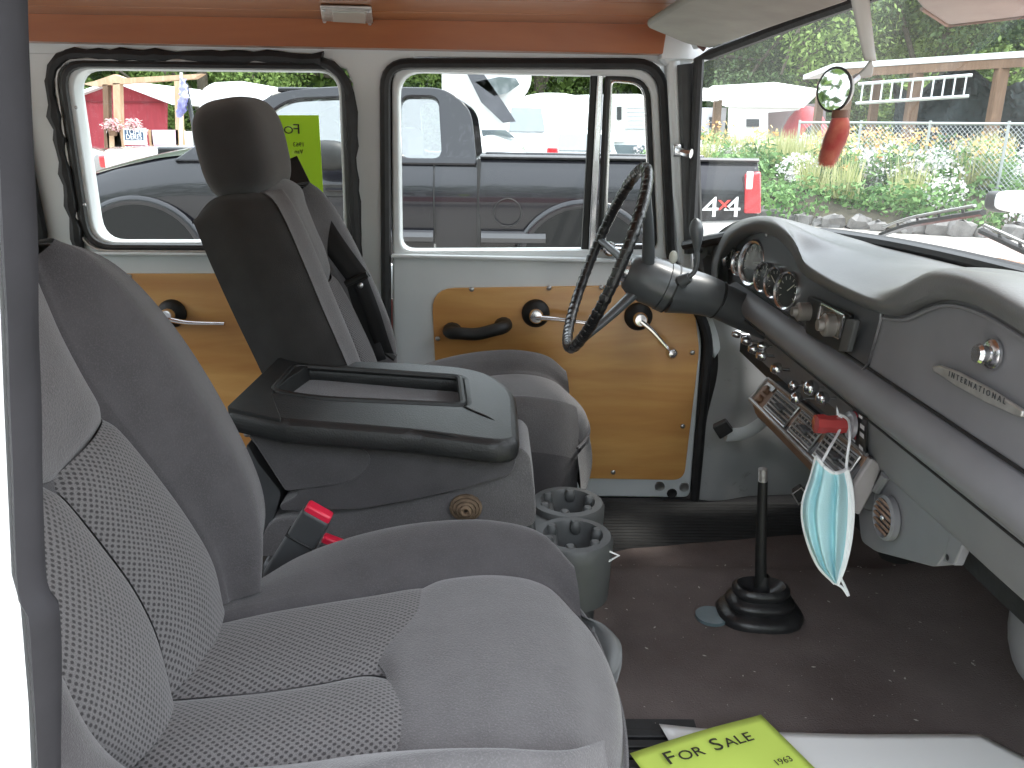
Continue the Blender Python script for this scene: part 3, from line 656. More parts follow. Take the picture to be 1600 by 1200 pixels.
for k in range(5):
    b = 168 + k * 6.5; g = G(); g.prism([T_(980, b, 23.97), T_(1050, b, 23.97), T_(1050, b + 1.0, 23.97), T_(980, b + 1.0, 23.97)], (0, .04, 0)); g.obj('siding_rib', siding, tt)

# white canopy top and grey car behind the pickup hood
cn = thing('white_canopy', 'white tarp covered load behind the pickup cab, beside the headrest', 'canopy', at(370, 200, y=12) * (1, 1, 0))
g = G(); g.prism([K(305, 250, 12), K(306, 138, 12), K(330, 128, 12), K(372, 126, 12), K(420, 140, 12), K(440, 250, 12)], (0, 2.6, 0)); g.obj('cover', cov, cn, bevel=.15, seg=3)
dc = thing('parked_car', 'grey car with a red tail lamp parked in front of the red barn', 'car', K(150, 260, 13) * (1, 1, 0), 'cars parked beyond the pickup')
silver = mat('silver', (.38, .39, .41), .25, metal=.5, coat=1, coatr=.05)
skin('body', [[K(40, 268, 11.9), K(130, 268, 11.9), K(172, 270, 11.9)], [K(40, 240, 11.8), K(130, 241, 11.8), K(176, 246, 11.8)], [K(40, 228, 12.1), K(130, 229, 12.1), K(174, 240, 12.1)], [K(40, 225, 13.5), K(130, 226, 13.5), K(170, 234, 13.5)]], silver, dc, 30, 24)
g = G(); g.box(K(166, 252, 11.8), (.16, .12, .17)); g.obj('tail_lamp', tail_red, dc, bevel=.03)
wc = thing('parked_car', 'white car in a row beyond the hood of the dark pickup', 'car', K(240, 240, 10) * (1, 1, 0), 'cars parked beyond the pickup')
skin('body', [[K(165, 262, 9.6), K(240, 262, 9.6), K(330, 260, 9.6)], [K(163, 240, 9.5), K(240, 238, 9.5), K(330, 236, 9.5)], [K(170, 232, 9.9), K(240, 229, 9.9), K(330, 228, 9.9)], [K(180, 229, 11.0), K(240, 227, 11.0), K(330, 226, 11.0)]], car_white, wc, 30, 24)

# ---- the dark pickup alongside
truck_paint = mat('truck_paint', (.012, .012, .016), .26, metal=.1, spec=.3, coat=.5, coatr=.03)
cladding = mat('cladding', (.045, .045, .05), .42, coat=.3)
tk = thing('dark_pickup', 'dark grey extended cab pickup parked alongside with a 4x4 decal on its bed', 'pickup truck', (-.3, 6.9, 0))
Y = 6.0
def T(a, b, yy=Y): return at(a, b, y=yy)
zs = [.50, .62, .78, .95, 1.08, 1.2, 1.29, 1.335]; ys = [.12, .07, .03, .0, -.006, .018, .065, .13]
def side(name, x0, x1, m, top=None, cut=None):
    gd = []
    for z, yo in zip(zs, ys):
        row = []
        for x in np.linspace(x0, x1, 28):
            zt = top(x) if top else 1.335; zz = .50 + (z - .50) * (zt - .50) / .835; row.append((x, Y + yo, zz))
        gd.append(row)
    gd.append([(p[0], Y + .5, p[2] + .005) for p in gd[-1]])
    return skin(name, gd, m, tk, 60, 40, out=(0, -1, 0))
side('bed_side', -.175, 1.80, truck_paint)
side('door', -1.98, -.50, truck_paint, lambda x: 1.33); side('rear_cab_side', -.488, -.19, truck_paint, lambda x: 1.33)
def hoodtop(x): return 1.33 - .02 * (-2.0 - x) - .22 * max(0, (-2.2 - x)) ** 1.6
side('front_fender', -3.15, -1.992, truck_paint, hoodtop)
hs = np.linspace(-3.15, -1.95, 10)
skin('hood', [[(x, Y + .08, hoodtop(x)) for x in hs], [(x, Y + .35, hoodtop(x) + .035) for x in hs], [(x, Y + .9, hoodtop(x) + .06) for x in hs], [(x, Y + 1.5, hoodtop(x) + .03) for x in hs], [(x, Y + 1.75, hoodtop(x)) for x in hs]], truck_paint, tk, 30, 20)
# far side, tailgate, floor of the bed
for nm, xa, xb in (('bed_side', -.175, 1.80), ('far_cab_side', -3.1, -.19)):
    g = G(); g.b2((xa, Y + 1.72, .5), (xb, Y + 1.78, 1.33)); g.obj(nm, truck_paint, tk, bevel=.02)
g = G(); g.b2((1.74, Y + .06, .6), (1.80, Y + 1.74, 1.30)); g.obj('tailgate', truck_paint, tk, bevel=.02)
g = G(); g.b2((-.17, Y + .08, .70), (1.74, Y + 1.72, .74)); g.obj('bed_floor', cladding, tk)
g = G(); g.tube([(-.17, Y + .09, 1.345), (1.80, Y + .09, 1.345)], .03, 8, flat=.5); g.obj('rail_cap', cladding, tk)
g = G(); g.b2((-.20, Y + .05, .62), (-.165, Y + 1.7, 1.32)); g.obj('bed_front', dkg, tk)
# cab
cabo = rpoly([(-2.32, 1.28), (-1.62, 1.755), (-1.2, 1.80), (-.42, 1.80), (-.235, 1.66), (-.19, 1.28)], [.02, .16, .3, .14, .1, .02])
w1 = rpoly([(-2.02, 1.345), (-1.52, 1.70), (-.90, 1.735), (-.86, 1.345)], [.05, .1, .05, .05]); w2 = rpoly([(-.73, 1.325), (-.73, 1.735), (-.47, 1.735), (-.44, 1.325)], .07)
ub = (0, .32, 1.)
SC = lambda poly: [(p[0], p[1] * 1.0482) for p in poly]
cabo, w1, w2 = SC(cabo), SC(w1), SC(w2)
def cabside(yb, s):
    n_ = 'cab_side'; return plate(n_, cabo, [w1, w2], (0, yb - 1.28 * .3145 * s, 0), (1, 0, 0), (0, .30 * s, .954), .04, truck_paint, tk, bevel=.012)
cabside(Y + .06, 1); 
fc = plate('cab_side', cabo, [w1, w2], (0, Y + 1.72 + 1.28 * .3145, 0), (1, 0, 0), (0, -.30, .954), .04, truck_paint, tk)
gl_pk = glass_mat('gl_pk', (.72, .76, .76), .45)
for w in (w1, w2):
    plate('side_window', w, [], (0, Y + .075 - 1.28 * .3145, 0), (1, 0, 0), (0, .30, .954), .004, gl_pk, tk)
g = G(); g.b2((-1.60, Y + .20, 1.755), (-.42, Y + 1.58, 1.79)); g.obj('roof', truck_paint, tk, bevel=.012)
g = G(); g.prism([(-2.28, Y + .08, 1.30), (-2.28, Y + 1.7, 1.30), (-1.60, Y + 1.58, 1.765), (-1.60, Y + .2, 1.765)], (.02, 0, .012)); g.obj('windshield', gl_pk, tk)
# seams and cladding
for (x, r_) in ((-.494, .004), (-1.986, .004)):
    g = G(); g.tube([(x, Y + yo - .001, z) for z, yo in zip(zs, ys)], r_, 6); g.obj('door_seam', rubber_smooth, tk)
g = G(); g.b2((-.188, Y + .0, .52), (-.168, Y + .06, 1.33)); g.obj('cab_gap', rubber, tk)
g = G(); g.tube([(-1.95, Y - .005, .79), (-.50, Y - .005, .79)], .045, 8, flat=1., up=(0, 0, 1)); g.obj('cladding', cladding, tk)
g = G(); g.tube([(-.16, Y - .005, .79), (.30, Y - .005, .79)], .045, 8); g.obj('cladding', cladding, tk)
def arch(cx, zc, r_, a0=-10, a1=190):
    pts = [(cx + math.cos(rad(a)) * r_, Y - .02, zc + math.sin(rad(a)) * r_ * .92) for a in range(a0, a1, 8)]
    g = G(); g.tube(pts, .035, 8, flat=.45, up=(0, 1, 0)); g.obj('wheel_flare', truck_paint, tk)
    g = G(); g.add([(cx, Y - .03, zc)] + [(cx + math.cos(rad(a)) * (r_ - .0), Y - .03, zc + math.sin(rad(a)) * (r_ - .0) * .92) for a in range(a0, a1, 8)], [(0, i, i + 1) for i in range(1, len(range(a0, a1, 8)))]); g.obj('wheel_well', mat('well_m', (.008, .008, .008), .95), tk, smooth=0)
    w = G(); w.lathe([(.0, -.01), (.2, -.01), (.34, 0), (.37, .03), (.37, .2)], (cx, Y - .055, .37), (0, 1, 0), 28); wh = w.obj('wheel', tyre, tk)
    w = G(); w.lathe([(.0, -.03), (.06, -.03), (.1, -.01), (.2, -.015), (.21, 0)], (cx, Y - .06, .37), (0, 1, 0), 20); w.obj('rim', alu, wh)
c = T(912, 400); arch(c[0], .60, .47); c = T(222, 395); arch(c[0], .60, .45)
c = T(793, 332); g = G(); g.tube([(c[0] + math.cos(a) * .098, Y - .013, c[2] + math.sin(a) * .098) for a in np.linspace(0, 6.28, 25)[:-1]], .004, 6, closed=True); g.obj('fuel_door', rubber_smooth, tk)
dh = T(528, 297); g = G(); g.box((dh[0], Y - .012, dh[2]), (.22, .012, .085)); h_ = g.obj('handle_recess', rubber_smooth, tk, bevel=.03)
g = G(); g.tube([(dh[0] - .08, Y - .03, dh[2] + .005), (dh[0] + .08, Y - .03, dh[2] + .005)], .018, 8, flat=.6); g.obj('handle', truck_paint, tk)
tl = [T(1166, 272, Y - .02), T(1190, 268, Y - .02), T(1190, 334, Y - .02), T(1163, 334, Y - .02)]
g = G(); g.prism([p + np.array((0, .0, 0)) for p in tl], (0, .09, 0)); g.obj('tail_lamp', tail_red, tk, bevel=.015)
g = G(); g.prism([T(1168, 268, Y - .03), T(1178, 268, Y - .03), T(1176, 296, Y - .03), T(1166, 296, Y - .03)], (0, .03, 0)); g.obj('reverse_lamp', mat('lampw', (.8, .7, .72), .2), tk, bevel=.008)
g = G(); g.tube([T(1085, 366), T(1150, 364), T(1190, 360)], .09, 10); g.obj('bumper', alu, tk)
dec = mat('dec', (.8, .8, .8), .5); decr = mat('decr', (.7, .06, .05), .5)
for s_, px, sz, m_ in (('4', 1096, .20, dec), ('x', 1121, .15, decr), ('4', 1130, .20, dec)):
    p = T(px, 339 if s_ == '4' else 328, Y - .02); text('decal', s_, sz, p, (1, 0, .03), (.35, 0, 1), m_, tk, ext=.002, sx=1.25)
mr = T(512, 243, Y - .15); g = G(); g.ell(mr, (.14, .09, .10), p=.7); g.obj('door_mirror', black_plastic, tk)
g = G(); g.tube([T(292, 247, 6.3), T(310, 238, 6.3), T(345, 236, 6.6)], .012, 6); g.obj('wiper', rubber_smooth, tk)
g = G(); g.box((-.9, Y + .9, 1.28), (.4, 1.3, .5)); g.obj('seat', fab_mid, tk, bevel=.08, seg=3)
# ================================================================ THE VEHICLE WE LOOK INTO: shell
YD = 1.90                                    # inner face of the far doors
def W(a, b): return at(a, b, y=YD)
# ---- far body side (pillars) with door openings filled by doors
bs = sthing('far_wall', (0, YD, .66))
bdy = [W(-160, 40), W(1040, 62), W(1062, 98), W(1072, 420), W(1105, 420), W(1105, 530), W(1082, 784), W(-160, 770)]
rearhole = rpoly([W(74, 84), W(550, 94), W(560, 800), W(150, 800)], [.05, .06, 0, 0])
fronthole = rpoly([W(598, 88), W(1040, 100), W(1056, 405), W(1108, 520), W(1086, 778), W(606, 772)], [.05, .06, .01, .04, .01, .01])
qhole = rpoly([W(-150, 90), W(20, 88), W(72, 372), W(60, 386), W(-150, 384)], [.04, .05, .03, .02, .04])
# solid strips rather than one sheet: header rail, pillar between the doors, rear post, sill
hdr = rpoly([W(-160, 30), W(1050, 58), W(1066, 105), W(1062, 120), W(1038, 104), W(1020, 96), W(600, 88), W(560, 94), W(75, 84), W(-160, 84)], 0)
platexz('header_rail', hdr, [], YD + .004, .05, white_paint, bs, .003)
platexz('door_pillar', [W(515, 66), W(650, 68), W(646, 100), W(622, 106), W(612, 120), W(606, 160), W(606, 775), W(566, 775), W(560, 420), W(550, 130), W(540, 108), W(518, 100)], [], YD + .0035, .05, white_paint, bs, .004)
platexz('rear_post', rpoly([W(-160, 84), W(100, 84), W(152, 430), W(190, 800), W(-160, 800)], 0), [rpoly([W(-150, 100), W(8, 100), W(62, 368), W(52, 378), W(-150, 378)], [.03, .05, .03, .02, .03])], YD + .002, .05, white_paint, bs)
g = G(); g.tube(rpoly([W(-150, 96) - (0, .012, 0), W(14, 96) - (0, .012, 0), W(70, 372) - (0, .012, 0), W(56, 384) - (0, .012, 0), W(-150, 384) - (0, .012, 0)], [.03, .06, .03, .02, .03]), .014, 8, closed=True); g.obj('quarter_window_seal', rubber, bs)
q = rpoly([W(-150, 100), W(10, 100), W(62, 368), W(52, 378), W(-150, 378)], [.03, .05, .03, .02, .03])
platexz('quarter_window', q, [], YD + .03, .004, clear_glass, bs)
g = G(); g.b2((-1.6, YD - .02, .60), (1.2, YD + .06, .662)); g.obj('sill', rubber, bs)
# A-pillar and kick panel
platexz('front_pillar', [W(1036, 92), W(1064, 96), W(1084, 420), W(1130, 540), W(1116, 560), W(1092, 460), W(1056, 405)], [], YD - .004, .06, white_paint, bs, .005)
struct(skin('kick_panel', [[at(1096, 470, y=1.90), at(1122, 560, y=1.90), at(1104, 660, y=1.905), at(1088, 784, y=1.91)], [at(1140, 465, y=1.89), at(1160, 560, y=1.875), at(1150, 670, y=1.88), at(1120, 790, y=1.90)],
     [at(1240, 460, y=1.93), at(1245, 560, y=1.93), at(1235, 680, y=1.93), at(1190, 800, y=1.94)], [at(1400, 460, y=1.95), at(1400, 580, y=1.95), at(1400, 700, y=1.95), at(1390, 860, y=1.95)]],
     mat('kick_paint', (.42, .43, .43), .5, var=.06, vscale=5, dirt=((.12, .09, .07), 7, .60)), None, 40, 40, rough=.004, out=(0, -1, 0)))

platexz('door_frame_filler', [W(1045, 395), W(1140, 395), W(1160, 790), W(1060, 790)], [], YD + .052, .006, rubber, bs)
g = G(); g.b2((.325, 1.852, 1.69), (.43, 1.94, 1.82)); g.obj('corner_block', white_paint, bs)
# ---- doors
def seal_ring(name, pts, r, y, parent, m=rubber, rnd=.05, ragged=0, closed=True, flat=1.):
    P = rpoly([p * (1, 0, 1) + np.array((0, y, 0)) for p in pts], rnd, closed=closed)
    if ragged:
        P = list(crom(P, 160, closed=closed)); P = [p + np.array((random.gauss(0, ragged), 0, random.gauss(0, ragged))) for p in P]
        rr = [r * (1 + .18 * random.gauss(0, 1)) for _ in P]
    else: rr = [r] * len(P)
    g = G(); g.tube(P, rr, 8, closed=closed, flat=flat, up=(0, 1, 0)); return g.obj(name, m, parent)
def screw(p, parent, n=(0, -1, 0), r=.006, m=steel, name='screw'):
    g = G(); g.lathe([(r, 0), (r * .9, .0015), (r * .5, .0028), (0, .003)], p, n, 10); return g.obj(name, m, parent)

fd_ = thing('front_door', 'white front door with a wood panel, chrome crank and a vent window', 'door', (-.05, YD, .68))
outl = rpoly([W(612, 98), W(1028, 106), W(1046, 408), W(1098, 520), W(1078, 778), W(614, 774)], [.05, .06, .02, .05, .02, .01])
fwin = rpoly([W(622, 112), W(1016, 120), W(1028, 390), W(626, 392)], [.05, .05, .02, .03])
platexz('door_shell', outl, [fwin], YD, .05, white_paint, fd_, .005)
seal_ring('door_seal', [W(602, 100), W(1034, 100), W(1048, 405), W(1108, 522), W(1084, 784), W(606, 780)], .0115, YD - .006, fd_, rnd=[.05, .06, .02, .05, .01, .01])
seal_ring('window_channel', [W(612, 104), W(1026, 110), W(1040, 396), W(618, 398)], .0095, YD + .012, fd_, rnd=[.055, .055, .03, .03], m=rubber_smooth)
# window glass and bright reveal lip
platexz('window_glass', rpoly([W(612, 104), W(934, 108), W(926, 402), W(612, 402)], .03), [], YD + .035, .004, clear_glass, fd_)
g = G(); g.prism([W(612, 396) + (0, -.018, 0), W(1046, 404) + (0, -.018, 0), W(1054, 412) + (0, -.018, 0), W(612, 402) + (0, -.018, 0)], (0, .06, 0)); g.obj('window_ledge', white_paint, fd_, bevel=.006, seg=3)
vt = G(); vt.prism([at(924, 108, y=YD + .01), at(934, 108, y=YD + .01), at(919, 402, y=YD + .01), at(908, 402, y=YD + .01)], (0, .02, 0)); vt.obj('division_bar', black_plastic, fd_, bevel=.003)
vt = G(); vt.prism([at(934, 108, y=YD + .005), at(944, 108, y=YD + .005), at(930, 402, y=YD + .005), at(919, 402, y=YD + .005)], (0, .022, 0)); vt.obj('division_trim', chrome, fd_, bevel=.003)
seal_ring('vent_frame', [W(950, 120), W(1012, 124), W(1024, 388), W(938, 390)], .0075, YD + .012, fd_, rnd=[.01, .045, .02, .01], m=rubber_smooth)
seal_ring('vent_trim', [W(956, 126), W(1007, 130), W(1018, 383), W(945, 384)], .0028, YD + .006, fd_, rnd=[.01, .04, .02, .01], m=chrome)
platexz('vent_glass', rpoly([W(950, 120), W(1012, 124), W(1024, 388), W(938, 390)], [.01, .045, .02, .01]), [], YD + .028, .004, clear_glass, fd_)
g = G(); p = W(952, 388); g.lathe([(.016, 0), (.016, .02), (.01, .026)], p + (0, -.0, 0), (0, -1, 0), 14); g.tube([p + (0, -.022, 0), p + (.05, -.026, -.002)], .007, 8); g.obj('vent_latch', chrome, fd_)
# wood panel
pan = rpoly([W(674, 450), W(1080, 444), W(1092, 546), W(1068, 749), W(690, 742)], [.055, .02, .02, .03, .03])
platexz('wood_panel', pan, [], YD - .006, .008, wood_panel, fd_, .0015)
for a, b in ((737, 452), (858, 450), (684, 529), (1082, 551), (1067, 666), (958, 738), (940, 449)): screw(at(a, b, y=YD - .008), fd_)
# lower press with holes
for a, b, r_ in ((1031, 760, .013), (1069, 761, .013), (1050, 771, .013)):
    g = G(); g.lathe([(r_, 0), (r_ * .9, .003), (r_ * .55, .002), (0, .0015)], at(a, b, y=YD - .002), (0, -1, 0), 16); g.obj('drain_plug', rubber if a == 1050 else steel, fd_)
def pull(p0, p1, parent, m=black_plastic):
    p0 = np.array(p0); p1 = np.array(p1); o = np.array((0, -.05, 0)); mid = (p0 + p1) / 2
    g = G(); path = crom([p0, p0 + o * .75, p0 + (p1 - p0) * .14 + o * 1.0, mid + o * 1.0 + (0, 0, -.006), p1 - (p1 - p0) * .14 + o * 1.0, p1 + o * .75, p1], 28)
    g.tube(path, [.021] * 4 + [.018] * 20 + [.021] * 4, 12, flat=.8); return g.obj('pull_handle', m, parent)
pull(at(707, 514, y=YD - .004), at(786, 506, y=YD - .004), fd_)
for a, b, dx, dz, kn in ((837, 489, .125, -.012, 0), (997, 494, .072, -.072, 1)):
    c = at(a, b, y=YD - .006); g = G(); g.lathe([(.0325, 0), (.0325, .008), (.026, .016), (.012, .02), (.012, .02)], c, (0, -1, 0), 28); hb = g.obj('escutcheon', black_plastic, fd_)
    g = G(); g.lathe([(.016, .0), (.0165, .028), (.013, .034), (0, .035)], c + (0, -.012, 0), (0, -1, 0), 20)
    P = crom([c + (.0, -.040, -.002), c + (dx * .4, -.044, dz * .35), c + (dx, -.05, dz)], 14); g.tube(P, np.linspace(.0095, .0060, 14), 10, flat=.7)
    if kn: g.lathe([(.006, 0), (.0125, .006), (.0125, .02), (.008, .027), (0, .028)], c + (dx, -.046, dz), (0, -1, 0), 16)
    g.obj('window_crank' if kn else 'door_lever', chrome, fd_)

rd_ = thing('rear_door', 'white rear door with a wood panel, behind the driver seat', 'door', (-.65, YD, .68))
outr = rpoly([W(86, 92), W(540, 100), W(556, 420), W(560, 774), W(178, 772), W(142, 420)], [.06, .06, .01, .01, .05, .01])
rwin = rpoly([W(110, 108), W(528, 112), W(538, 378), W(150, 378)], [.05, .05, .03, .05])
platexz('door_shell', outr, [rwin], YD, .05, white_paint, rd_, .005)
seal_ring('door_seal', [W(72, 84), W(546, 92), W(560, 425), W(564, 774), W(182, 778), W(128, 398)], .012, YD - .006, rd_, rnd=[.08, .10, .01, .01, .05, .02], ragged=.0012)
seal_ring('window_channel', [W(95, 99), W(538, 104), W(549, 388), W(138, 386)], .009, YD - .002, rd_, rnd=[.055, .055, .04, .06], m=rubber_smooth)
seal_ring('window_trim', [W(84, 92), W(543, 98), W(553, 393), W(130, 391)], .0035, YD - .006, rd_, rnd=[.06, .06, .04, .06], m=alu)
seal_ring('window_lip', [W(106, 105), W(531, 109), W(541, 381), W(147, 380)], .004, YD + .006, rd_, rnd=[.05, .05, .035, .05], m=alu)
platexz('window_glass', rpoly([W(98, 100), W(536, 104), W(546, 386), W(140, 386)], .05), [], YD + .033, .004, clear_glass, rd_)
g = G(); g.prism([W(140, 392) + (0, -.016, 0), W(560, 396) + (0, -.016, 0), W(560, 402) + (0, -.016, 0), W(142, 398) + (0, -.016, 0)], (0, .05, 0)); g.obj('window_ledge', white_paint, rd_, bevel=.005, seg=3)
platexz('wood_panel', rpoly([W(165, 427), W(520, 427), W(540, 470), W(548, 742), W(215, 742)], [.02, .04, .03, .03, .03]), [], YD - .006, .008, wood_panel, rd_, .0015)
for a, b in ((202, 432), (480, 432), (184, 520)): screw(at(a, b, y=YD - .008), rd_)
c = at(270, 489, y=YD - .006); g = G(); g.lathe([(.0325, 0), (.0325, .008), (.026, .016), (.012, .02)], c, (0, -1, 0), 28); g.obj('escutcheon', black_plastic, rd_)
g = G(); g.lathe([(.016, .0), (.0165, .028), (.013, .034), (0, .035)], c + (0, -.012, 0), (0, -1, 0), 20); g.tube(crom([c + (0, -.04, -.004), c + (.05, -.044, -.012), c + (.135, -.05, -.012)], 14), np.linspace(.0095, .006, 14), 10, flat=.7); g.obj('door_lever', chrome, rd_)
for a, b in ((132, 320), (119, 168)): screw(at(a, b, y=YD - .014), rd_, r=.004)

# neon sheet on the outside of the rear door glass
sy = YD + .042
ns = thing('for_sale_sheet', 'neon green sale sheet taped to the rear door window, print facing outside', 'paper sign', at(470, 318, y=sy))
c4 = [at(418, 180, y=sy), at(498, 180, y=sy), at(506, 322, y=sy), at(424, 322, y=sy)]
g = G(); g.prism(c4, (0, .0006, 0)); g.obj('sheet', neon, ns)
text('lettering', 'F', .030, at(470, 209, y=sy - .0016), (-1, 0, 0), (0, 0, 1), ink, ns, ext=.0002, sx=1.2); text('lettering', 'OR SALE', .023, at(459, 209, y=sy - .0016), (-1, 0, 0), (0, 0, 1), ink, ns, ext=.0002, sx=1.2)
for a, b, s_ in ((476, 229, '1963'), (474, 240, 'Van')): text('lettering', s_, .013, at(a, b, y=sy - .0016), (-1, 0, 0), (0, 0, 1), ink, ns, ext=.0002)

# ---- roof: beam, planks, header, light
cl = sthing('ceiling', (0, 1.1, 1.76))
YB = 1.85
b0, b1 = at(-180, 60, y=YB), at(1036, 84, y=YB); t0, t1 = at(-180, 24, y=YB), at(1044, 46, y=YB); t0[2] = t1[2] = 1.775
g = G(); g.prism([b0, b1, t1, t0], (0, .05, 0)); g.obj('trim_beam', wood_beam, cl, bevel=.002)
zc = 1.757
n_pl = 13; yw = (YB - .40) / n_pl
for k in range(n_pl):
    ya = YB + .04 - (YB - .36) * k / n_pl; ybb = YB + .04 - (YB - .36) * (k + 1) / n_pl
    arc = lambda y: 1.752 + .036 * (1 - ((y - 1.12) / .76) ** 2)
    za, zb = arc(ya), arc(ybb); xe = .335 + random.uniform(-.002, .002)
    g = G(); g.prism([(-1.75, ya - .0012, za), (xe, ya - .0012, za), (xe, ybb + .0012, zb), (-1.75, ybb + .0012, zb)], (0, 0, .012)); g.obj('plank', wood_roof, cl, bevel=.0015)
g = G(); g.b2((-1.8, .34, 1.815), (.36, 1.95, 1.835)); g.obj('roof_skin', white_clean, cl)
lt = thing('roof_light', 'small white metal roof lamp screwed to the ceiling planks', 'lamp', at(541, 20, z=1.765))
def on_ceil(a, b):
    z = 1.765
    for _ in range(30): q = at(a, b, z=z); z = .5 * z + .5 * arc(q[1])
    return at(a, b, z=z - .001)
p = [on_ceil(500, 7), on_ceil(580, 9), on_ceil(583, 32), on_ceil(503, 28)]
cc = sum(p) / 4; g = G(); g.prism([a * (1, 1, 1) for a in p], (0, 0, -.006)); g.obj('base_plate', alu, lt, bevel=.002)
q = [cc + (a - cc) * (.66, .58, 1) + np.array((.004, 0, -.006)) for a in p]
g = G(); g.prism(q, (0, 0, -.004)); g.obj('lens', mat('lens', (.45, .46, .42), .25, spec=.6, coat=.6), lt, bevel=.004)
for a in p: screw(cc + (a - cc) * (.88, .8, 1) + np.array((0, 0, -.008)), lt, (0, 0, -1), .004)
# ---- windshield frame, glass, header
wb = [(.415, 1.84, 1.305), (.50, 1.72, 1.345), (.585, 1.58, 1.366), (.640, 1.42, 1.372), (.680, 1.25, 1.373), (.700, 1.05, 1.373), (.706, .85, 1.373), (.695, .62, 1.366), (.64, .40, 1.35)]
wt = [tuple(at(1092, 92, y=1.82)), tuple(at(1160, 66, y=1.69)), tuple(at(1250, 32, y=1.53)), tuple(at(1340, 0, y=1.38)), (.560, 1.15, 1.752), (.572, .85, 1.752), (.56, .60, 1.745), (.50, .38, 1.72)]
ws = thing('windshield', 'curved clear windshield set in a thick black rubber gasket', 'windshield', (.6, 1.1, 1.36))
WB = crom(wb, 40); WT = crom(wt, 40)
skin('glass', [WB + (.006, 0, 0), (WB + WT) / 2 + (.03, 0, 0), WT + (.006, 0, 0)], hazy_glass, ws, 40, 14)
g = G(); g.tube(list(WB[::1]) + list(WT[::-1]), .011, 8, closed=True); g.obj('gasket', rubber, ws)
g = G(); g.tube(WB + (-.016, 0, .0), .0105, 8, flat=1.); g.obj('lower_gasket', rubber_smooth, ws)
# far windshield post: black rubber with white inner trim
g = G(); g.tube([at(1074, 100, y=1.85), at(1084, 395, y=1.85)], .021, 8, flat=.6, up=(0, 1, 0)); g.obj('side_gasket', rubber_smooth, ws)
g = G(); g.tube([at(1052, 96, y=1.87), at(1062, 300, y=1.87), at(1074, 420, y=1.87)], .017, 10, flat=.9); struct(g.obj('windshield_pillar', white_paint))
skin('header', [[(.33, y, 1.757) for y in (1.9, 1.5, 1.1, .7, .35)], [(.36, y, 1.768) for y in (1.9, 1.5, 1.1, .7, .35)], [tuple(WT[i] + (-.012, 0, .018)) for i in (0, 10, 20, 30, 39)]], white_paint, cl, 30, 8, solid=.012, out=(0, 0, -1))
platexz('corner_panel', [W(1028, 92), W(1062, 60), W(1100, 84), W(1064, 108), W(1040, 104)], [], 1.86, .04, white_paint, cl, .004)
# latch on the pillar
lc = thing('pillar_latch', 'small chrome latch on the pillar between vent window and windshield', 'latch', at(1055, 237, y=1.84))
g = G(); g.box(at(1057, 235, y=1.84), (.018, .02, .026)); g.obj('base', steel, lc, bevel=.004)
g = G(); g.tube([at(1058, 235, y=1.82), at(1068, 238, y=1.80), at(1080, 240, y=1.79)], [.006, .008, .010], 8); g.obj('lever', chrome, lc)
# ---- sun visors
vs1 = thing('sun_visor', 'worn beige sun visor folded up over the driver side of the windshield', 'sun visor', at(1180, 30, y=1.6), 'sun visors')
o1 = [at(1010, 40, y=1.66), at(1020, 50, y=1.70), at(1072, 68, y=1.76), at(1092, 72, y=1.74), at(1110, 74, y=1.70), at(1230, 32, y=1.48), at(1322, 4, y=1.34), at(1350, -12, y=1.3), at(1200, -60, y=1.25), at(1120, -30, y=1.42)]
c_ = sum(o1) / len(o1)
def slab(pts, th, m, parent, name='panel', bevel=.006):
    g = G(); P = rpoly(pts, .02, 4); g.prism(P, (0, 0, th)); return g.obj(name, m, parent, bevel=bevel, seg=3)
z_ = [1.735] * 9
v1 = [at(1008, 42, z=1.722), at(1070, 68, z=1.708), at(1110, 76, z=1.705), at(1235, 33, z=1.712), at(1330, 1, z=1.72), at(1345, -20, z=1.728), at(1180, -30, z=1.745), at(1070, 3, z=1.735)]
slab(v1, .012, vis_mat, vs1)
g = G(); p = at(1095, 70, z=1.712); g.tube([p + (-.0, .01, .02), p, p + (.01, -.0, -.006)], .008, 8); g.obj('hinge', mat('rust', (.16, .09, .08), .7, var=.5, vscale=60), vs1)
vs2 = thing('sun_visor', 'beige sun visor at the top right corner of the view, edge slightly torn', 'sun visor', at(1530, 20, y=.95), 'sun visors')
v2 = [at(1420, -10, z=1.735), at(1440, 14, z=1.728), at(1462, 28, z=1.724), at(1480, 40, z=1.72), at(1600, 26, z=1.722), at(1680, 14, z=1.725), at(1680, -80, z=1.74), at(1400, -80, z=1.745)]
slab(v2, .014, vis_mat, vs2)
g = G(); g.tube([a + (0, 0, 0) for a in rpoly(v2[1:6], .01, 4, closed=False)], .003, 6); g.obj('piping', mat('piping', (.20, .15, .11), .8), vs2)

# ---- floor and far footwell
floor_m = mat('floor_m', (.020, .022, .022), .75, var=.3, vscale=15, bump=.6, bscale=60)
g = G(); g.b2((-1.6, .42, .60), (1.25, 1.95, .66)); struct(g.obj('floor', floor_m))
# painted outside of the far body side, red below the belt line
body_red = mat('body_red', (.36, .05, .035), .3, coat=1., coatr=.05)
for xa, xb, za, zb, m_, nm in ((-1.7, -.258, .56, 1.15, body_red, 'outer_panel'), (-.252, 1.15, .56, 1.15, body_red, 'outer_panel'), (-1.7, 1.0, 1.152, 1.235, white_clean, 'outer_belt')):
    g = G(); g.b2((xa, YD + .062, za), (xb, YD + .075, zb)); g.obj(nm, m_, bs, bevel=.004)

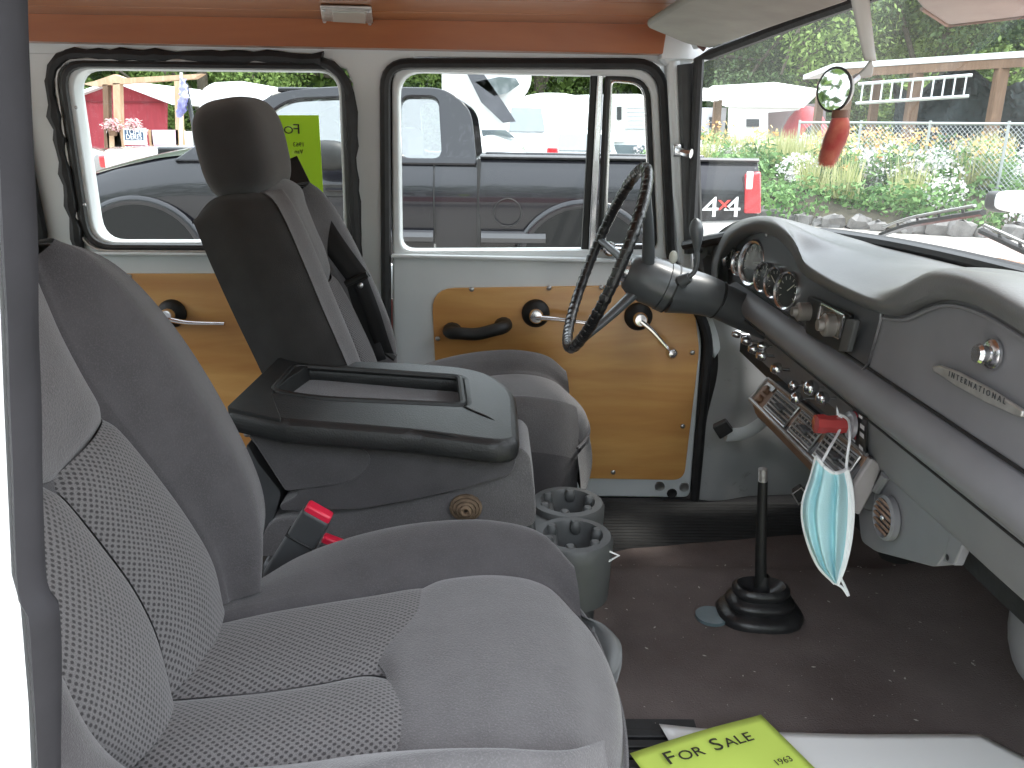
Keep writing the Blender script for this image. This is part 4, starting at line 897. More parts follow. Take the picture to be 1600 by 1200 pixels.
g = G(); g.prism([(1.05, .42, .62), (1.05, 1.98, .62), (.84, 1.88, 1.24), (.84, .42, 1.24)], (.04, 0, 0)); struct(g.obj('firewall', mat('firewall_m', (.045, .045, .047), .8, var=.3, vscale=9)))
g = G(); g.prism([(.80, .42, .66), (.80, 1.95, .66), (1.06, 1.95, .86), (1.06, .42, .86)], (0, 0, .01)); struct(g.obj('toe_board', floor_m))
# ribbed rubber mat beyond the carpet
mat_rub = mat('mat_rub', (.02, .021, .021), .85, var=.3, vscale=20, bump=.4, bscale=80)
rm = thing('rubber_mat', 'black ribbed rubber mat on the driver side floor', 'floor mat', (.35, 1.7, .662))
g = G(); g.b2((-.25, 1.48, .662), (.80, 1.88, .668)); g.obj('sheet', mat_rub, rm)
for k in range(26):
    y = 1.49 + k * .015; g = G(); g.tube([(-.24, y, .669), (.79, y, .669)], .0035, 4); g.obj('rib', mat_rub, rm, smooth=0)
# carpet over the tunnel
def cz(x, y):
    t = max(0, min(1, (1.56 - y) / .14)); t = t * t * (3 - 2 * t); s = max(0, min(1, (y - .55) / .3)); s = s * s * (3 - 2 * s)
    fr = max(0, x - .72); return .670 + .062 * min(t, .35 + .65 * s) + .9 * fr * fr
far_e = [at(905, 866, z=.675), at(1000, 856, z=.675), at(1120, 846, z=.675), at(1240, 836, z=.675), at(1330, 828, z=.675)]
far_e = [(p[0], p[1]) for p in far_e]; far_e = [(-.35, far_e[0][1] - .02)] + far_e + [(1.0, far_e[-1][1] + .02)]
gd = []
for f in np.linspace(0, 1, 26):
    gd.append([(x, ye * (1 - f) + .46 * f, cz(x, ye * (1 - f) + .46 * f) + .005) for x, ye in far_e])
cpt = skin('carpet', gd, carpet_m, None, 90, 90, rough=.003, out=(0, 0, 1)); cpt['kind'] = 'structure'
lint = mat('lint', (.45, .42, .38), .9)
g = G(); r = np.random.default_rng(4)
for k in range(260):
    x, y = r.uniform(.05, .95), r.uniform(.75, 1.5); z = cz(x, y) + .009; a = r.random() * 6.28; l = .0012 + .0035 * r.random() ** 3; d = np.array((math.cos(a), math.sin(a), 0)) * l; e = np.array((-d[1], d[0], 0)) * .45
    c = np.array((x, y, z)); g.quad(c - d, c + e, c + d, c - e)
o = g.obj('lint', lint, smooth=0); tag(o, 'tiny pale lint and crumbs scattered over the carpet', 'lint', kind='stuff')

# ---- near side: post by the camera, sill, rear near side
np_ = sthing('near_wall', (-.4, .4, .66))
YN = .42
A_ = [at(38, -90, y=YN), at(41, 60, y=YN), at(50, 250, y=YN), at(58, 400, y=YN), at(64, 620, y=YN), at(72, 900, y=YN), at(93, 950, y=YN), at(96, 1100, y=YN), at(98, 1300, y=YN)]
B_ = [at(-6, -90, y=YN), at(-4, 60, y=YN), at(2, 250, y=YN), at(6, 400, y=YN), at(14, 620, y=YN), at(26, 900, y=YN), at(40, 950, y=YN), at(52, 1100, y=YN), at(60, 1300, y=YN)]
M_ = [(a + b) / 2 - np.array((0, .012, 0)) for a, b in zip(A_, B_)]
seal_m = mat('seal_m', (.026, .025, .028), .75, spec=.25, var=.2, vscale=18, bump=.3, bscale=60)
skin('door_seal', [[a + (-.035, .03, 0) for a in A_], [a + (-.004, .006, 0) for a in A_], A_ and [a + (-.001, 0, 0) for a in A_], M_, B_, [b + (-.01, .03, 0) for b in B_]], seal_m, np_, 60, 20, rough=.0012, out=(0, -1, 0))
g = G(); g.b2((-.60, YN + .012, .50), (-.31, YN + .05, 1.80)); g.obj('post', white_clean, np_)
g = G(); g.prism([b + (-.004, .002, 0) for b in B_] + [(-.5, YN + .002, 1.0), (-.5, YN + .002, 1.75)], (0, .008, 0)); g.obj('door_jamb', white_clean, np_)
g = G(); g.b2((-1.75, YN + .0, .50), (-.60, YN + .05, 1.22)); g.obj('body_side', white_clean, np_)
g = G(); g.b2((-1.75, YN + .0, 1.66), (-.60, YN + .05, 1.82)); g.obj('body_side', white_clean, np_)
g = G(); g.b2((-1.75, .40, .50), (-1.70, 1.95, 1.22)); g.obj('tail_wall', white_clean, np_)
g = G(); g.b2((-.60, .36, .50), (.95, .46, .655)); g.obj('sill', white_clean, np_)
# own vehicle: hood and cowl outside the windshield
hood_m = mat('hood_m', (.45, .12, .08), .35, coat=1., coatr=.05)
ho = thing('own_hood', 'faded red hood edge beyond the windshield base', 'hood', (1.2, 1.1, 1.3))
skin('panel', [[(.735, y, 1.312) for y in (1.6, 1.2, .8, .4)], [(.84, y, 1.322) for y in (1.6, 1.2, .8, .4)], [(1.1, y, 1.285) for y in (1.6, 1.2, .8, .4)], [(1.7, y, .98) for y in (1.6, 1.2, .8, .4)]], hood_m, ho, 20, 20)
g = G(); g.prism([(.72, .36, 1.0), (1.7, .36, 1.0), (1.7, .36, .97), (1.2, .36, 1.15), (.72, .36, 1.29)], (0, 1.5, 0)); g.obj('fender', white_clean, ho)
# ================================================================ SEATS
def V3(L): return [np.array(p, float) for p in L]
SX = .385
def nrm(o): return np.array((o, 0, o * SX))
seat = thing('passenger_seat', 'grey cloth front seat with dotted inserts, nearest the open door', 'seat', (-.12, .70, .74), 'front bucket seats')
Fi = V3([(-.452, .80, 1.425), (-.440, .797, 1.395), (-.424, .790, 1.352), (-.408, .789, 1.310), (-.392, .797, 1.270), (-.364, .818, 1.203), (-.339, .836, 1.136), (-.318, .838, 1.082), (-.304, .820, 1.035)])
Fo = V3([(-.462, .815, 1.436), (-.435, .862, 1.425), (-.408, .900, 1.392), (-.375, .932, 1.325), (-.340, .950, 1.241), (-.305, .952, 1.150), (-.290, .938, 1.095), (-.288, .895, 1.058), (-.288, .845, 1.030)])
Mi = V3([(-.388, .672, 1.250), (-.375, .676, 1.225), (-.357, .687, 1.179), (-.339, .695, 1.132), (-.324, .693, 1.092), (-.314, .684, 1.062), (-.306, .672, 1.030)])
YC = .69
mirr = lambda L: [p * (1, -1, 1) + np.array((0, 2 * YC, 0)) for p in L]
Ni, No = mirr(Fi), mirr(Fo)
def rearline(L, dx=-.165, dy=0., k=.85): return [p * (1, k, .97) + np.array((dx + .030 * max(0, 1 - i / 2.5), YC * (1 - k) + dy, .035 - .050 * max(0, 1 - i / 2.5))) for i, p in enumerate(L)]
for a, b, nm in ((Fi, Fo, 'side_bolster'), (Ni, No, 'side_bolster')):
    sg_ = 1 if a is Fi else -1
    mid = [p * .5 + q * .5 + nrm(.026) for p, q in zip(a, b)]
    q2 = [p + np.array((-.030, .012 * sg_, -.002)) for p in b]
    a2 = [p + np.array((-.012, -.007 * sg_, 0)) for p in a]; a3 = [p + np.array((.004, .006 * sg_, 0)) for p in a]
    skin(nm, [a2, a, a3, mid, b], fab_mid, seat, 70, 40, out=(1, 0, .3))  # darker copy of the seat cloth; bolster shading is put into its colour
    r1 = [p + np.array((-.085, .012 * sg_, -.002 - .010 * max(0, 1 - k / 1.5))) for k, p in enumerate(b)]; r2 = rearline(b)
    skin('side_panel', [b, q2, r1, r2], fab_dark, seat, 60, 20, dip='a', depth=.003, w=.008, out=(0, sg_, 0))
bk = [rearline(Fo), [p + np.array((-.015, 0, 0)) for p in rearline([(p + q) / 2 for p, q in zip(Fo, No)], k=1)], rearline(No)]
skin('back_panel', bk, fab_dark, seat, 40, 16, out=(-1, 0, 0))
# top panel
tp = []
for i in range(0, 5):
    m_ = (Fi[i] + Ni[i]) / 2 + nrm(.016 if i < 4 else .004) + np.array((0, 0, .012 if i == 0 else -.026 if i == 4 else 0)); q = .5
    tp.append([Fi[i], Fi[i] * .5 + m_ * .5 + nrm(.006), m_, Ni[i] * .5 + m_ * .5 + nrm(.006), Ni[i]])
top0 = [p + np.array((-.045, 0, .012)) for p in tp[0]]
skin('backing', [[p - nrm(.012) for p in Fi], [p - nrm(.012) for p in Ni]], fab_mid, seat, 40, 12, out=(1, 0, 0))
skin('upper_panel', [[p + np.array((-.085, 0, -.008)) for p in tp[0]], top0] + tp, fab_light, seat, 50, 40, dip='bse', depth=.007, w=.010, out=(1, 0, .3))
fi2 = Fi[4:]
m1 = crom(Mi, 5); f1_ = crom(fi2, 5)
skin('insert', [fi2, [(a + b) / 2 + nrm(.012) for a, b in zip(f1_, m1)], Mi], fab_net, seat, 60, 36, dip='abs', depth=.007, w=.011, out=(1, 0, .3))
n1_ = crom(Ni[4:], 5)
skin('insert', [Mi, [(a + b) / 2 + nrm(.012) for a, b in zip(n1_, m1)], Ni[4:]], fab_net, seat, 60, 36, dip='abs', depth=.007, w=.011, out=(1, 0, .3))
# head rest
hc = at(390, 233, y=1.60) - np.array((.05, .915, 0)); tilt = Matrix.Rotation(rad(-10), 3, 'Y')
g = G(); g.ell(hc, (.064, .140, .089), tilt, 36, 24, .62); hr = g.obj('headrest', mat('fab_head', (.036, .033, .032), .97, var=.12, vscale=26, bump=.5, bscale=900, spec=.12, sheen=.4), seat, smooth=80)
for s in (-1, 1):
    g = G(); g.tube([hc + (-.005, s * .06, -.06), hc + (.0, s * .06, -.13)], .006, 8); g.obj('post', chrome, seat)
# cushion
cc_ = lambda x: .685 + .227 * (min(x, -.08) + .31)
Cf = V3([(-.31, .80, 1.028), (-.25, .825, 1.03), (-.17, .852, 1.03), (-.091, .876, 1.03), (-.055, .892, 1.032), (.005, .898, 1.032), (.06, .892, 1.020), (.098, .862, .990)])
sil = [(395, 915), (470, 868), (560, 836), (650, 818), (740, 812), (810, 820), (860, 842), (897, 885)]
Cr = [at(a, b, y=yy) for (a, b), yy in zip(sil, (.90, .94, .955, .96, .96, .955, .94, .905))]
def cm_(L): return [np.array((p[0], 2 * cc_(p[0]) - p[1], p[2])) for p in L]
for sgn, a, c in ((1, Cf, Cr), (-1, cm_(Cf), [p + np.array((0, .02, .010)) for p in cm_(Cr)])):
    c8 = crom(c, 8); a8 = crom(a, 8)
    mid = [p * .55 + q * .45 + np.array((0, 0, .010)) for p, q in zip(a8, c8)]
    o1 = [p + np.array((.004, .022 * sgn, -.030)) for p in c8]; o2 = [p + np.array((.006, .026 * sgn, -.10)) for p in c8]; 
    a9 = [p + np.array((0, -.008 * sgn, -.012)) for p in a8]; a7 = [p + np.array((0, .006 * sgn, .004)) for p in a8]
    skin('cushion_bolster', [a9, a8, a7, mid, c8, o1, o2], fab_mid if sgn > 0 else fab_light, seat, 70, 50, dip='', depth=.004, w=.012, out=(0, 0, 1))  # far bolster takes the darker cloth, its shade put into the colour
    o3 = [np.array((p[0], p[1], .80)) for p in o2]
    skin('skirt', [o2, o3], dark_plastic, seat, 30, 6, out=(0, sgn, 0))
Cm = V3([(-.318, .672, 1.028), (-.22, .690, 1.026), (-.13, .710, 1.03)]); Cn = cm_(Cf[:4])
ff = crom(Cf[:4], 5); mm = crom(Cm, 5); nn_ = crom(Cn, 5)
xt = lambda L_: list(L_) + [L_[-1] + np.array((.045, 0, -.010))]
skin('cushion_insert', [xt(ff), xt([(a + b) / 2 + np.array((.003 * k, 0, .009)) for k, (a, b) in enumerate(zip(ff, mm))]), xt(mm)], fab_net, seat, 60, 36, dip='ab', depth=.007, w=.011, out=(0, 0, 1))
skin('cushion_insert', [xt(mm), xt([(a + b) / 2 + np.array((0, 0, .009)) for k, (a, b) in enumerate(zip(nn_, mm))]), xt(nn_)], fab_net, seat, 60, 36, dip='ab', depth=.007, w=.011, out=(0, 0, 1))
N4 = cm_(Cf)
e = [[(-.091, .876, 1.03), (-.108, .80, 1.030), (-.130, .712, 1.03), (-.118, .65, 1.03), tuple(N4[3])],
     [tuple(Cf[4] * .5 + Cf[5] * .5), (-.04, .80, 1.046), (-.05, .715, 1.049), (-.045, .65, 1.046), tuple(N4[4] * .5 + N4[5] * .5)],
     [tuple(Cf[6] + (-.025, 0, .003)), (.035, .80, 1.052), (.035, .72, 1.055), (.032, .64, 1.052), tuple(N4[6] + (-.025, 0, .003))],
     [(.080, .888, 1.018), (.085, .80, 1.034), (.088, .72, 1.036), (.084, .64, 1.034), tuple(np.array(N4[6]) + (.015, 0, 0))],
     [(.103, .865, .985), (.116, .79, .990), (.120, .72, .990), (.116, .65, .990), (.100, .582, .985)],
     [(.104, .862, .945), (.120, .79, .94), (.124, .72, .94), (.120, .65, .94), (.104, .585, .945)]]
fa = crom(Cf[3:], 9); fb_ = crom(N4[3:], 9); e = []
for k in range(9):
    t = k / 8; row = []
    for j in range(9):
        s = j / 8; a, b = fa[k], fb_[k]; p = a * (1 - s) + b * s; q = math.sin(math.pi * s) ** .8
        bx = -.037 * (1 - t) ** 2 + .024 * t ** 2; bz = .014 * math.sin(math.pi * min(1, t * 1.05 + .02)) ** .7
        if s > .5 and k == 0: bx *= .6
        row.append(p + np.array((bx * q, 0, bz * q)))
    e.append(row)
e.append([p + np.array((.008, 0, -.025)) for p in e[-1]]); e.append([p + np.array((.004, 0, -.035)) for p in e[-1]])
skin('front_panel', e, fab_light, seat, 60, 70, dip='ase', depth=.0035, w=.011, out=(0, 0, 1))
skin('backing', [[p + np.array((0, .004, -.012)) for p in Cf[:-1]], [p + np.array((0, -.004, -.012)) for p in N4[:-1]]], fab_mid, seat, 40, 12, out=(0, 0, 1))
Pf = [Cf[7] + (.004, .0, -.01), (.122, .80, .955), (.126, .72, .955), (.122, .64, .955), np.array((.102, .575, .965))]
g0 = [(.085, .93, .97), (.108, .865, .97), (.124, .79, .962), (.128, .72, .962), (.124, .65, .962), (.108, .575, .97), (.09, .50, .98)]
g1 = [(p[0] + .008, p[1], .90) for p in g0]; g2 = [(p[0] - .01, p[1], .82) for p in g0]
skin('front_valance', [g0, g1, g2], dark_plastic, seat, 40, 14, out=(1, 0, 0))
pip = [np.array(p) + (.002, 0, .004) for p in ((.09, .925, .972), (.106, .865, .978), (.121, .79, .968), (.126, .72, .967), (.121, .65, .968), (.106, .575, .978), (.088, .51, .985))]
g = G(); g.tube(crom(pip, 40), .0028, 6); g.obj('piping', fab_mid, seat)
g = G(); g.b2((-.38, .50, .74), (.07, .90, .86)); g.obj('base', dark_plastic, seat, bevel=.02)
for y in (.55, .86):
    g = G(); g.b2((-.36, y - .015, .70), (.08, y + .015, .745)); g.obj('rail', dark_plastic, seat, bevel=.004)
# the driver seat: the same seat further in and a little forward
drv = copy_tree(seat, (.05, .915, .0)); drv.name = 'driver_seat'; drv['label'] = 'grey cloth driver seat with its headrest, behind the steering wheel'; drv.location = (seat.location.x + .05, 1.582, seat.location.z); drv.scale = (1, .86, 1)
for ch_ in [x for x in COL.objects if x.parent == drv and x.name.split('.')[0] in ('front_valance', 'skirt', 'side_bolster', 'cushion_bolster')]:
    ch_.material_slots[0].link = 'OBJECT'; ch_.material_slots[0].material = fab_mid if ch_.name.split('.')[0] in ('front_valance', 'skirt') else fab_light
tr = thing('seat_lever', 'curved grey plastic release trim at the front foot of the nearest seat', 'lever', (.15, .8, .9))
cr_ = [at(926, 968, y=.86), at(950, 980, y=.85), at(970, 1005, y=.83), at(966, 1045, y=.81), at(944, 1078, y=.80)]
P = crom(cr_, 24); skin('trim', [P + (-.03, .02, .0), P + (-.012, .0, .003), P, P + (-.004, -.012, -.012), P + (-.03, -.02, -.03)], grey_plastic, tr, 30, 16)

# ================================================================ CENTRE CONSOLE
co = thing('center_console', 'fold down centre armrest with a black leather top and an open tray', 'console', (-.15, 1.24, .9))
nC = (.10, 0, 1.); cC = 1.172 - .0386
def L(a, b, dz=0): return atn(a, b, nC, cC + dz)
ux = np.array((1, 0, -.10)); ux /= np.linalg.norm(ux); O0 = L(600, 620)
def uv(p): d = p - O0; return (d @ ux, d[1])
outl = rpoly([uv(L(352, 640)), uv(L(438, 560)), uv(L(500, 562)), uv(L(640, 566)), uv(L(752, 576)), uv(L(806, 610)), uv(L(812, 690)), uv(L(780, 694)), uv(L(640, 676)), uv(L(438, 660))], [.01, .02, .02, .05, .06, .07, .05, .02, .02, .01])
hole = rpoly([uv(L(424, 612)), uv(L(460, 572)), uv(L(718, 590)), uv(L(724, 634)), uv(L(500, 624))], [.02, .02, .015, .015, .05])
th = .036
lid = plate('lid_pad', outl, [hole], O0 - np.array((0, 0, th / 2 - .002)), ux, (0, 1, 0), th, leather, co, .013)
P_ = [O0 + ux * a + np.array((0, b, 0)) for a, b in hole]
g = G(); g.tube(P_, .0055, 8, closed=True, up=(0, 0, 1)); g.obj('tray_rim', black_plastic, co)
g = G(); g.prism([p - np.array((0, 0, .026)) for p in P_], (0, 0, -.006)); g.obj('tray_floor', black_plastic, co)
g = G(); q = [L(354, 636, .003), L(436, 558, .003), L(500, 560, .003), L(452, 590, .003), L(424, 614, .003), L(440, 655, .003)]; g.prism(rpoly(q, .006, 3), (0, 0, -.034)); g.obj('hinge_cover', black_plastic, co, bevel=.004, seg=3)
sm = [L(728, 578, .001), L(760, 592, .001), L(790, 630, .0), L(806, 690, -.016)]
for P in ([L(640, 672, .0), L(700, 680, .001), L(770, 700, -.012), L(805, 712, -.03)], [L(724, 634, .003), L(735, 640, .003), L(775, 660, .0), L(806, 702, -.024)]):
    g = G(); g.tube(crom(P, 20), .0016, 5); g.obj('stitching', leather, co)
yb = 1.105
pf = [(374, 665), (440, 664), (640, 690), (795, 706), (808, 716), (800, 742), (730, 762), (640, 782), (560, 796), (440, 798), (436, 790), (470, 772), (440, 745)]
g = G(); g.prism(rpoly([at(a, b, y=yb) for a, b in pf], .012, 3), (0, .27, 0)); g.obj('side_upholstery', fab_mid, co, bevel=.012, seg=3)
pf = [(384, 672), (470, 684), (556, 695), (580, 712), (574, 738), (545, 756), (446, 768)]
g = G(); g.prism(rpoly([at(a, b, y=yb - .004) for a, b in pf], [.01, .01, .02, .02, .02, .02, .005], 4), (0, .02, 0)); g.obj('side_flap', fab_mid, co, bevel=.004, seg=3)
screw(at(386, 678, y=yb - .006), co, r=.005)
g = G(); g.prism(rpoly([at(a, b, y=1.13) for a, b in ((385, 690), (400, 720), (440, 770), (428, 810), (400, 860), (380, 860))], .01, 3), (0, .2, 0)); g.obj('hinge_bracket', dark_plastic, co, bevel=.008)
# lower jump seat cushion
g = G(); pts = [at(a, b, y=1.12) for a, b in ((400, 870), (420, 812), (520, 806), (700, 770), (770, 735), (812, 698), (828, 712), (838, 790), (836, 820), (760, 840), (600, 862))]
g.prism(rpoly(pts, [.01, .02, .01, .01, .01, .015, .02, .02, .01, .01, .01], 4), (0, .13, 0)); g.obj('lower_cushion', fab_light, co, bevel=.012, seg=3)
g = G(); pts = [at(a, b, y=1.125) for a, b in ((410, 880), (836, 812), (838, 835), (836, 1000), (410, 1000))]; g.prism(pts, (0, .29, 0)); g.obj('base', dark_plastic, co, bevel=.006)
rl = thing('rolled_strap', 'coiled tan strap tucked under the console armrest', 'strap', at(726, 795, y=1.12))
tan_m = mat('tan_m', (.16, .11, .07), .9, var=.4, vscale=50, bump=.8, bscale=120)
c = at(728, 793, y=1.115)
for k in range(4): g = G(); g.tube([c + np.array((math.cos(a) * (.021 - .005 * k), -.004 * k, math.sin(a) * (.018 - .004 * k))) for a in np.linspace(0, 6.28, 17)[:-1]], .0035, 6, closed=True, flat=1.6, up=(0, 1, 0)); g.obj('coil', tan_m, rl)
# buckles
for i, (a, b, c_, d_, y, l) in enumerate((((432, 905), (497, 802), .023, 0, .985, 'dark seat belt buckle with a red button, the taller of two by the console'), ((498, 900), (520, 848), .018, 0, 1.02, 'smaller dark seat belt buckle with a red button, half behind the seat cushion'))):
    p0, p1 = at(*a, y=y), at(*b, y=y); d = (p1 - p0) / np.linalg.norm(p1 - p0); t = thing('belt_buckle', l, 'buckle', p0, 'seat belt buckles')
    s = np.cross(d, (0, 1, 0)); R = np.stack([s, np.array((0, 1., 0)), d], 1)
    g = G(); ln = np.linalg.norm(p1 - p0); g.box((p0 + p1) / 2, (.040 if i == 0 else .034, c_, ln), R); g.obj('housing', dark_plastic, t, bevel=.005, seg=3)
    g = G(); g.box(p1 + d * .002, (.036 if i == 0 else .030, c_ * .85, .012), R); g.obj('button', red_plastic, t, bevel=.003)
    if i == 0: g = G(); g.box(p0 + d * ln * .62, (.043, c_ + .003, .003), R); g.obj('collar', black_plastic, t, bevel=.001)

# cup holder
ch = thing('cup_holder', 'grey plastic double cup holder on the front of the console', 'cup holder', (.1, 1.2, .86))
for k, (cx, cy) in enumerate(((.112, 1.150), (.112, 1.268))):
    g = G(); g.lathe([(.058, -.10), (.062, -.02), (.062, -.004), (.058, .002), (.046, .003), (.042, -.004), (.038, -.07), (.0, -.072)], (cx, cy, .952), (0, 0, 1), 36); g.obj('cup_ring', grey_plastic, ch)
    for a in np.arange(0, 360, 60):
        g = G(); d = np.array((math.cos(rad(a + 20)), math.sin(rad(a + 20)), 0)); g.ell(np.array((cx, cy, .946)) + d * .041, (.009, .009, .012), p=.7, nu=10, nv=6); g.obj('grip_finger', grey_plastic, ch)
    g = G(); g.lathe([(.037, -.0), (.0, .001)], (cx, cy, .885), (0, 0, 1), 24); g.obj('cup_floor', rubber, ch)
g = G(); g.b2((.02, 1.12, .86), (.09, 1.30, .945)); g.obj('bridge', grey_plastic, ch, bevel=.01, seg=3)
g = G(); g.b2((.06, 1.13, .74), (.15, 1.28, .86)); g.obj('pedestal', dark_plastic, ch, bevel=.02, seg=3)
hk = thing('small_hook', 'tiny white plastic hook stuck on the cup holder side', 'hook', at(955, 868, y=1.13))
g = G(); g.box(at(948, 867, y=1.125), (.006, .014, .018)); g.obj('pad', white_clean, hk, bevel=.002)
g = G(); g.tube([at(949, 860, y=1.12), at(967, 868, y=1.115), at(949, 878, y=1.12)], .0018, 6); g.obj('loop', white_clean, hk)

# driver belt
sb = thing('seat_belt', 'black seat belt running down the pillar beside the driver seat', 'seat belt', at(560, 430, y=1.82))
def ribbon(name, P, w, m, parent, th=.002, wd=(1, 0, 0)):
    P = crom(P, 20); w = np.array(wd, float) * w / 2
    return skin(name, [[p - w for p in P], [p + w for p in P]], m, parent, 20, 4, solid=th)
def ribbon_old(name, P, w, m, parent, th=.002, wd=(1, 0, 0)):
    P = crom(P, 30); g = G(); w = np.array(wd, float) * w / 2
    for i in range(len(P) - 1):
        g.add([P[i] - w, P[i] + w, P[i + 1] + w, P[i + 1] - w], [(0, 1, 2, 3)])
    import bmesh
    o = g.obj(name, m, parent); bm = bmesh.new(); bm.from_mesh(o.data); bmesh.ops.remove_doubles(bm, verts=bm.verts, dist=1e-5); bm.to_mesh(o.data); bm.free(); smooth_me(o.data, 60)
    s = o.modifiers.new('s', 'SOLIDIFY'); s.thickness = th; return o
ribbon('webbing', [at(448, 250, y=1.78), at(482, 318, y=1.72), at(520, 380, y=1.67), at(562, 438, y=1.65)], .050, belt_m, sb, wd=(.85, 0, .35))
ribbon('webbing', [at(562, 438, y=1.65), at(582, 490, y=1.67), at(598, 540, y=1.70), at(610, 570, y=1.73)], .034, belt_m, sb, wd=(.9, 0, .3))
ribbon('webbing', [at(508, 362, y=1.70), at(536, 430, y=1.685), at(566, 500, y=1.69), at(590, 565, y=1.70)], .04, belt_m, sb, wd=(.9, 0, .3))
g = G(); g.tube([at(540, 444, y=1.64), at(574, 428, y=1.64)], .007, 8); g.obj('guide', black_plastic, sb)
screw(at(563, 446, y=1.635), sb, r=.006)
g = G(); g.tube([at(600, 548, y=1.72), at(617, 560, y=1.72)], .010, 8); g.obj('anchor', black_plastic, sb)

# ================================================================ DASHBOARD
da = thing('dashboard', 'grey painted dashboard with a padded top, gauges, radio and glove box', 'dashboard', (.5, 1.1, 1.1))
g0 = ats([(1130, 455), (1134, 410), (1152, 377), (1184, 363), (1216, 374), (1240, 400), (1256, 430), (1310, 461), (1375, 489), (1410, 490), (1445, 474), (1480, 468), (1530, 480), (1600, 521), (1720, 600)], x=.462)
g1 = ats([(1118, 460), (1120, 410), (1140, 368), (1178, 348), (1214, 355), (1244, 384), (1262, 417), (1312, 449), (1375, 475), (1412, 474), (1450, 457), (1485, 447), (1535, 457), (1600, 492), (1720, 565)], x=.440)
g2 = ats([(1111, 455), (1111, 408), (1131, 364), (1168, 342), (1205, 338), (1238, 355), (1262, 396), (1312, 427), (1375, 451), (1415, 444), (1462, 423), (1505, 421), (1550, 433), (1600, 456), (1720, 520)], x=.462)
g4 = [(.43, 1.86, 1.26), (.44, 1.845, 1.30), (.46, 1.80, 1.325), (.50, 1.74, 1.345), (.54, 1.67, 1.358), (.575, 1.60, 1.364), (.605, 1.53, 1.366), (.645, 1.40, 1.366), (.668, 1.25, 1.366), (.680, 1.15, 1.366), (.684, 1.05, 1.366), (.688, .95, 1.366), (.690, .85, 1.366), (.688, .72, 1.364), (.67, .45, 1.356)]
g3 = [a * .55 + np.array(b) * .45 + np.array((0, 0, .012)) for a, b in zip(g2, g4)]
skin('padded_top', [[p + np.array((.03, 0, 0)) for p in g0], g0, g1, g2, g3, g4], pad_vinyl, da, 160, 60, out=(-.3, 0, 1), rough=.0007)
cl_ = [(1126, 470), (1124, 420), (1140, 375), (1184, 355), (1222, 366), (1246, 398), (1268, 436), (1264, 480), (1258, 540), (1160, 480)]
g = G(); g.prism(rpoly(ats(cl_, x=.470), .01, 3), (.012, 0, 0)); g.obj('cluster_panel', dash_dark, da, bevel=.002)
g = G(); g.prism(ats([(1262, 428), (1310, 455), (1380, 486), (1376, 500), (1356, 570), (1340, 588), (1250, 534), (1262, 480)], x=.468), (.012, 0, 0)); g.obj('radio_panel', dash_dark, da, bevel=.002)
g = G(); g.prism(ats([(1378, 482), (1412, 484), (1447, 468), (1480, 460), (1532, 474), (1600, 512), (1740, 605), (1740, 920), (1338, 590), (1358, 570)], x=.470), (.012, 0, 0)); g.obj('glove_box_panel', dash_paint, da, bevel=.002)
g = G(); g.tube(ats([(1377, 490), (1376, 500), (1357, 568), (1346, 580), (1336, 584)], x=.467), .0016, 6); g.obj('panel_joint', steel, da)
# seams above the glove box door
g = G(); g.tube(crom(ats([(1380, 497), (1415, 499), (1450, 484), (1482, 477), (1530, 489), (1600, 530), (1720, 608)], x=.467), 40), .0022, 6); g.obj('door_edge', dash_paint, da)
prof = [(.470, 1.258), (.458, 1.252), (.448, 1.240), (.446, 1.228), (.452, 1.216), (.466, 1.208), (.482, 1.205), (.492, 1.200), (.52, 1.115), (.53, 1.102), (.545, 1.100)]
skin('lower_rail', [[(x, y, z) for y in (1.66, 1.3, .9, .45)] for x, z in prof], dash_paint, da, 80, 90, out=(-1, 0, 0), rough=.0006)
g = G(); g.tube([(.4685, y, 1.2615) for y in (1.62, 1.2, .8, .45)], .0022, 6); g.obj('rail_seam', rubber, da)
g = G(); g.tube([(.4555, y, 1.2085) for y in (1.62, 1.2, .8, .45)], .0016, 6); g.obj('rail_seam', rubber, da)
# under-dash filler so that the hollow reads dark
g = G(); g.b2((.55, .46, 1.06), (.95, 1.86, 1.10)); g.obj('dark_hollow_filler', rubber, da)
g = G(); g.prism([at(1113, 455, y=1.80), at(1116, 400, y=1.84), at(1094, 392, y=1.86), at(1062, 420, y=1.88), at(1100, 490, y=1.88), at(1160, 490, y=1.80)], (.06, .02, 0)); g.obj('end_cap', dash_dark, da, bevel=.004)
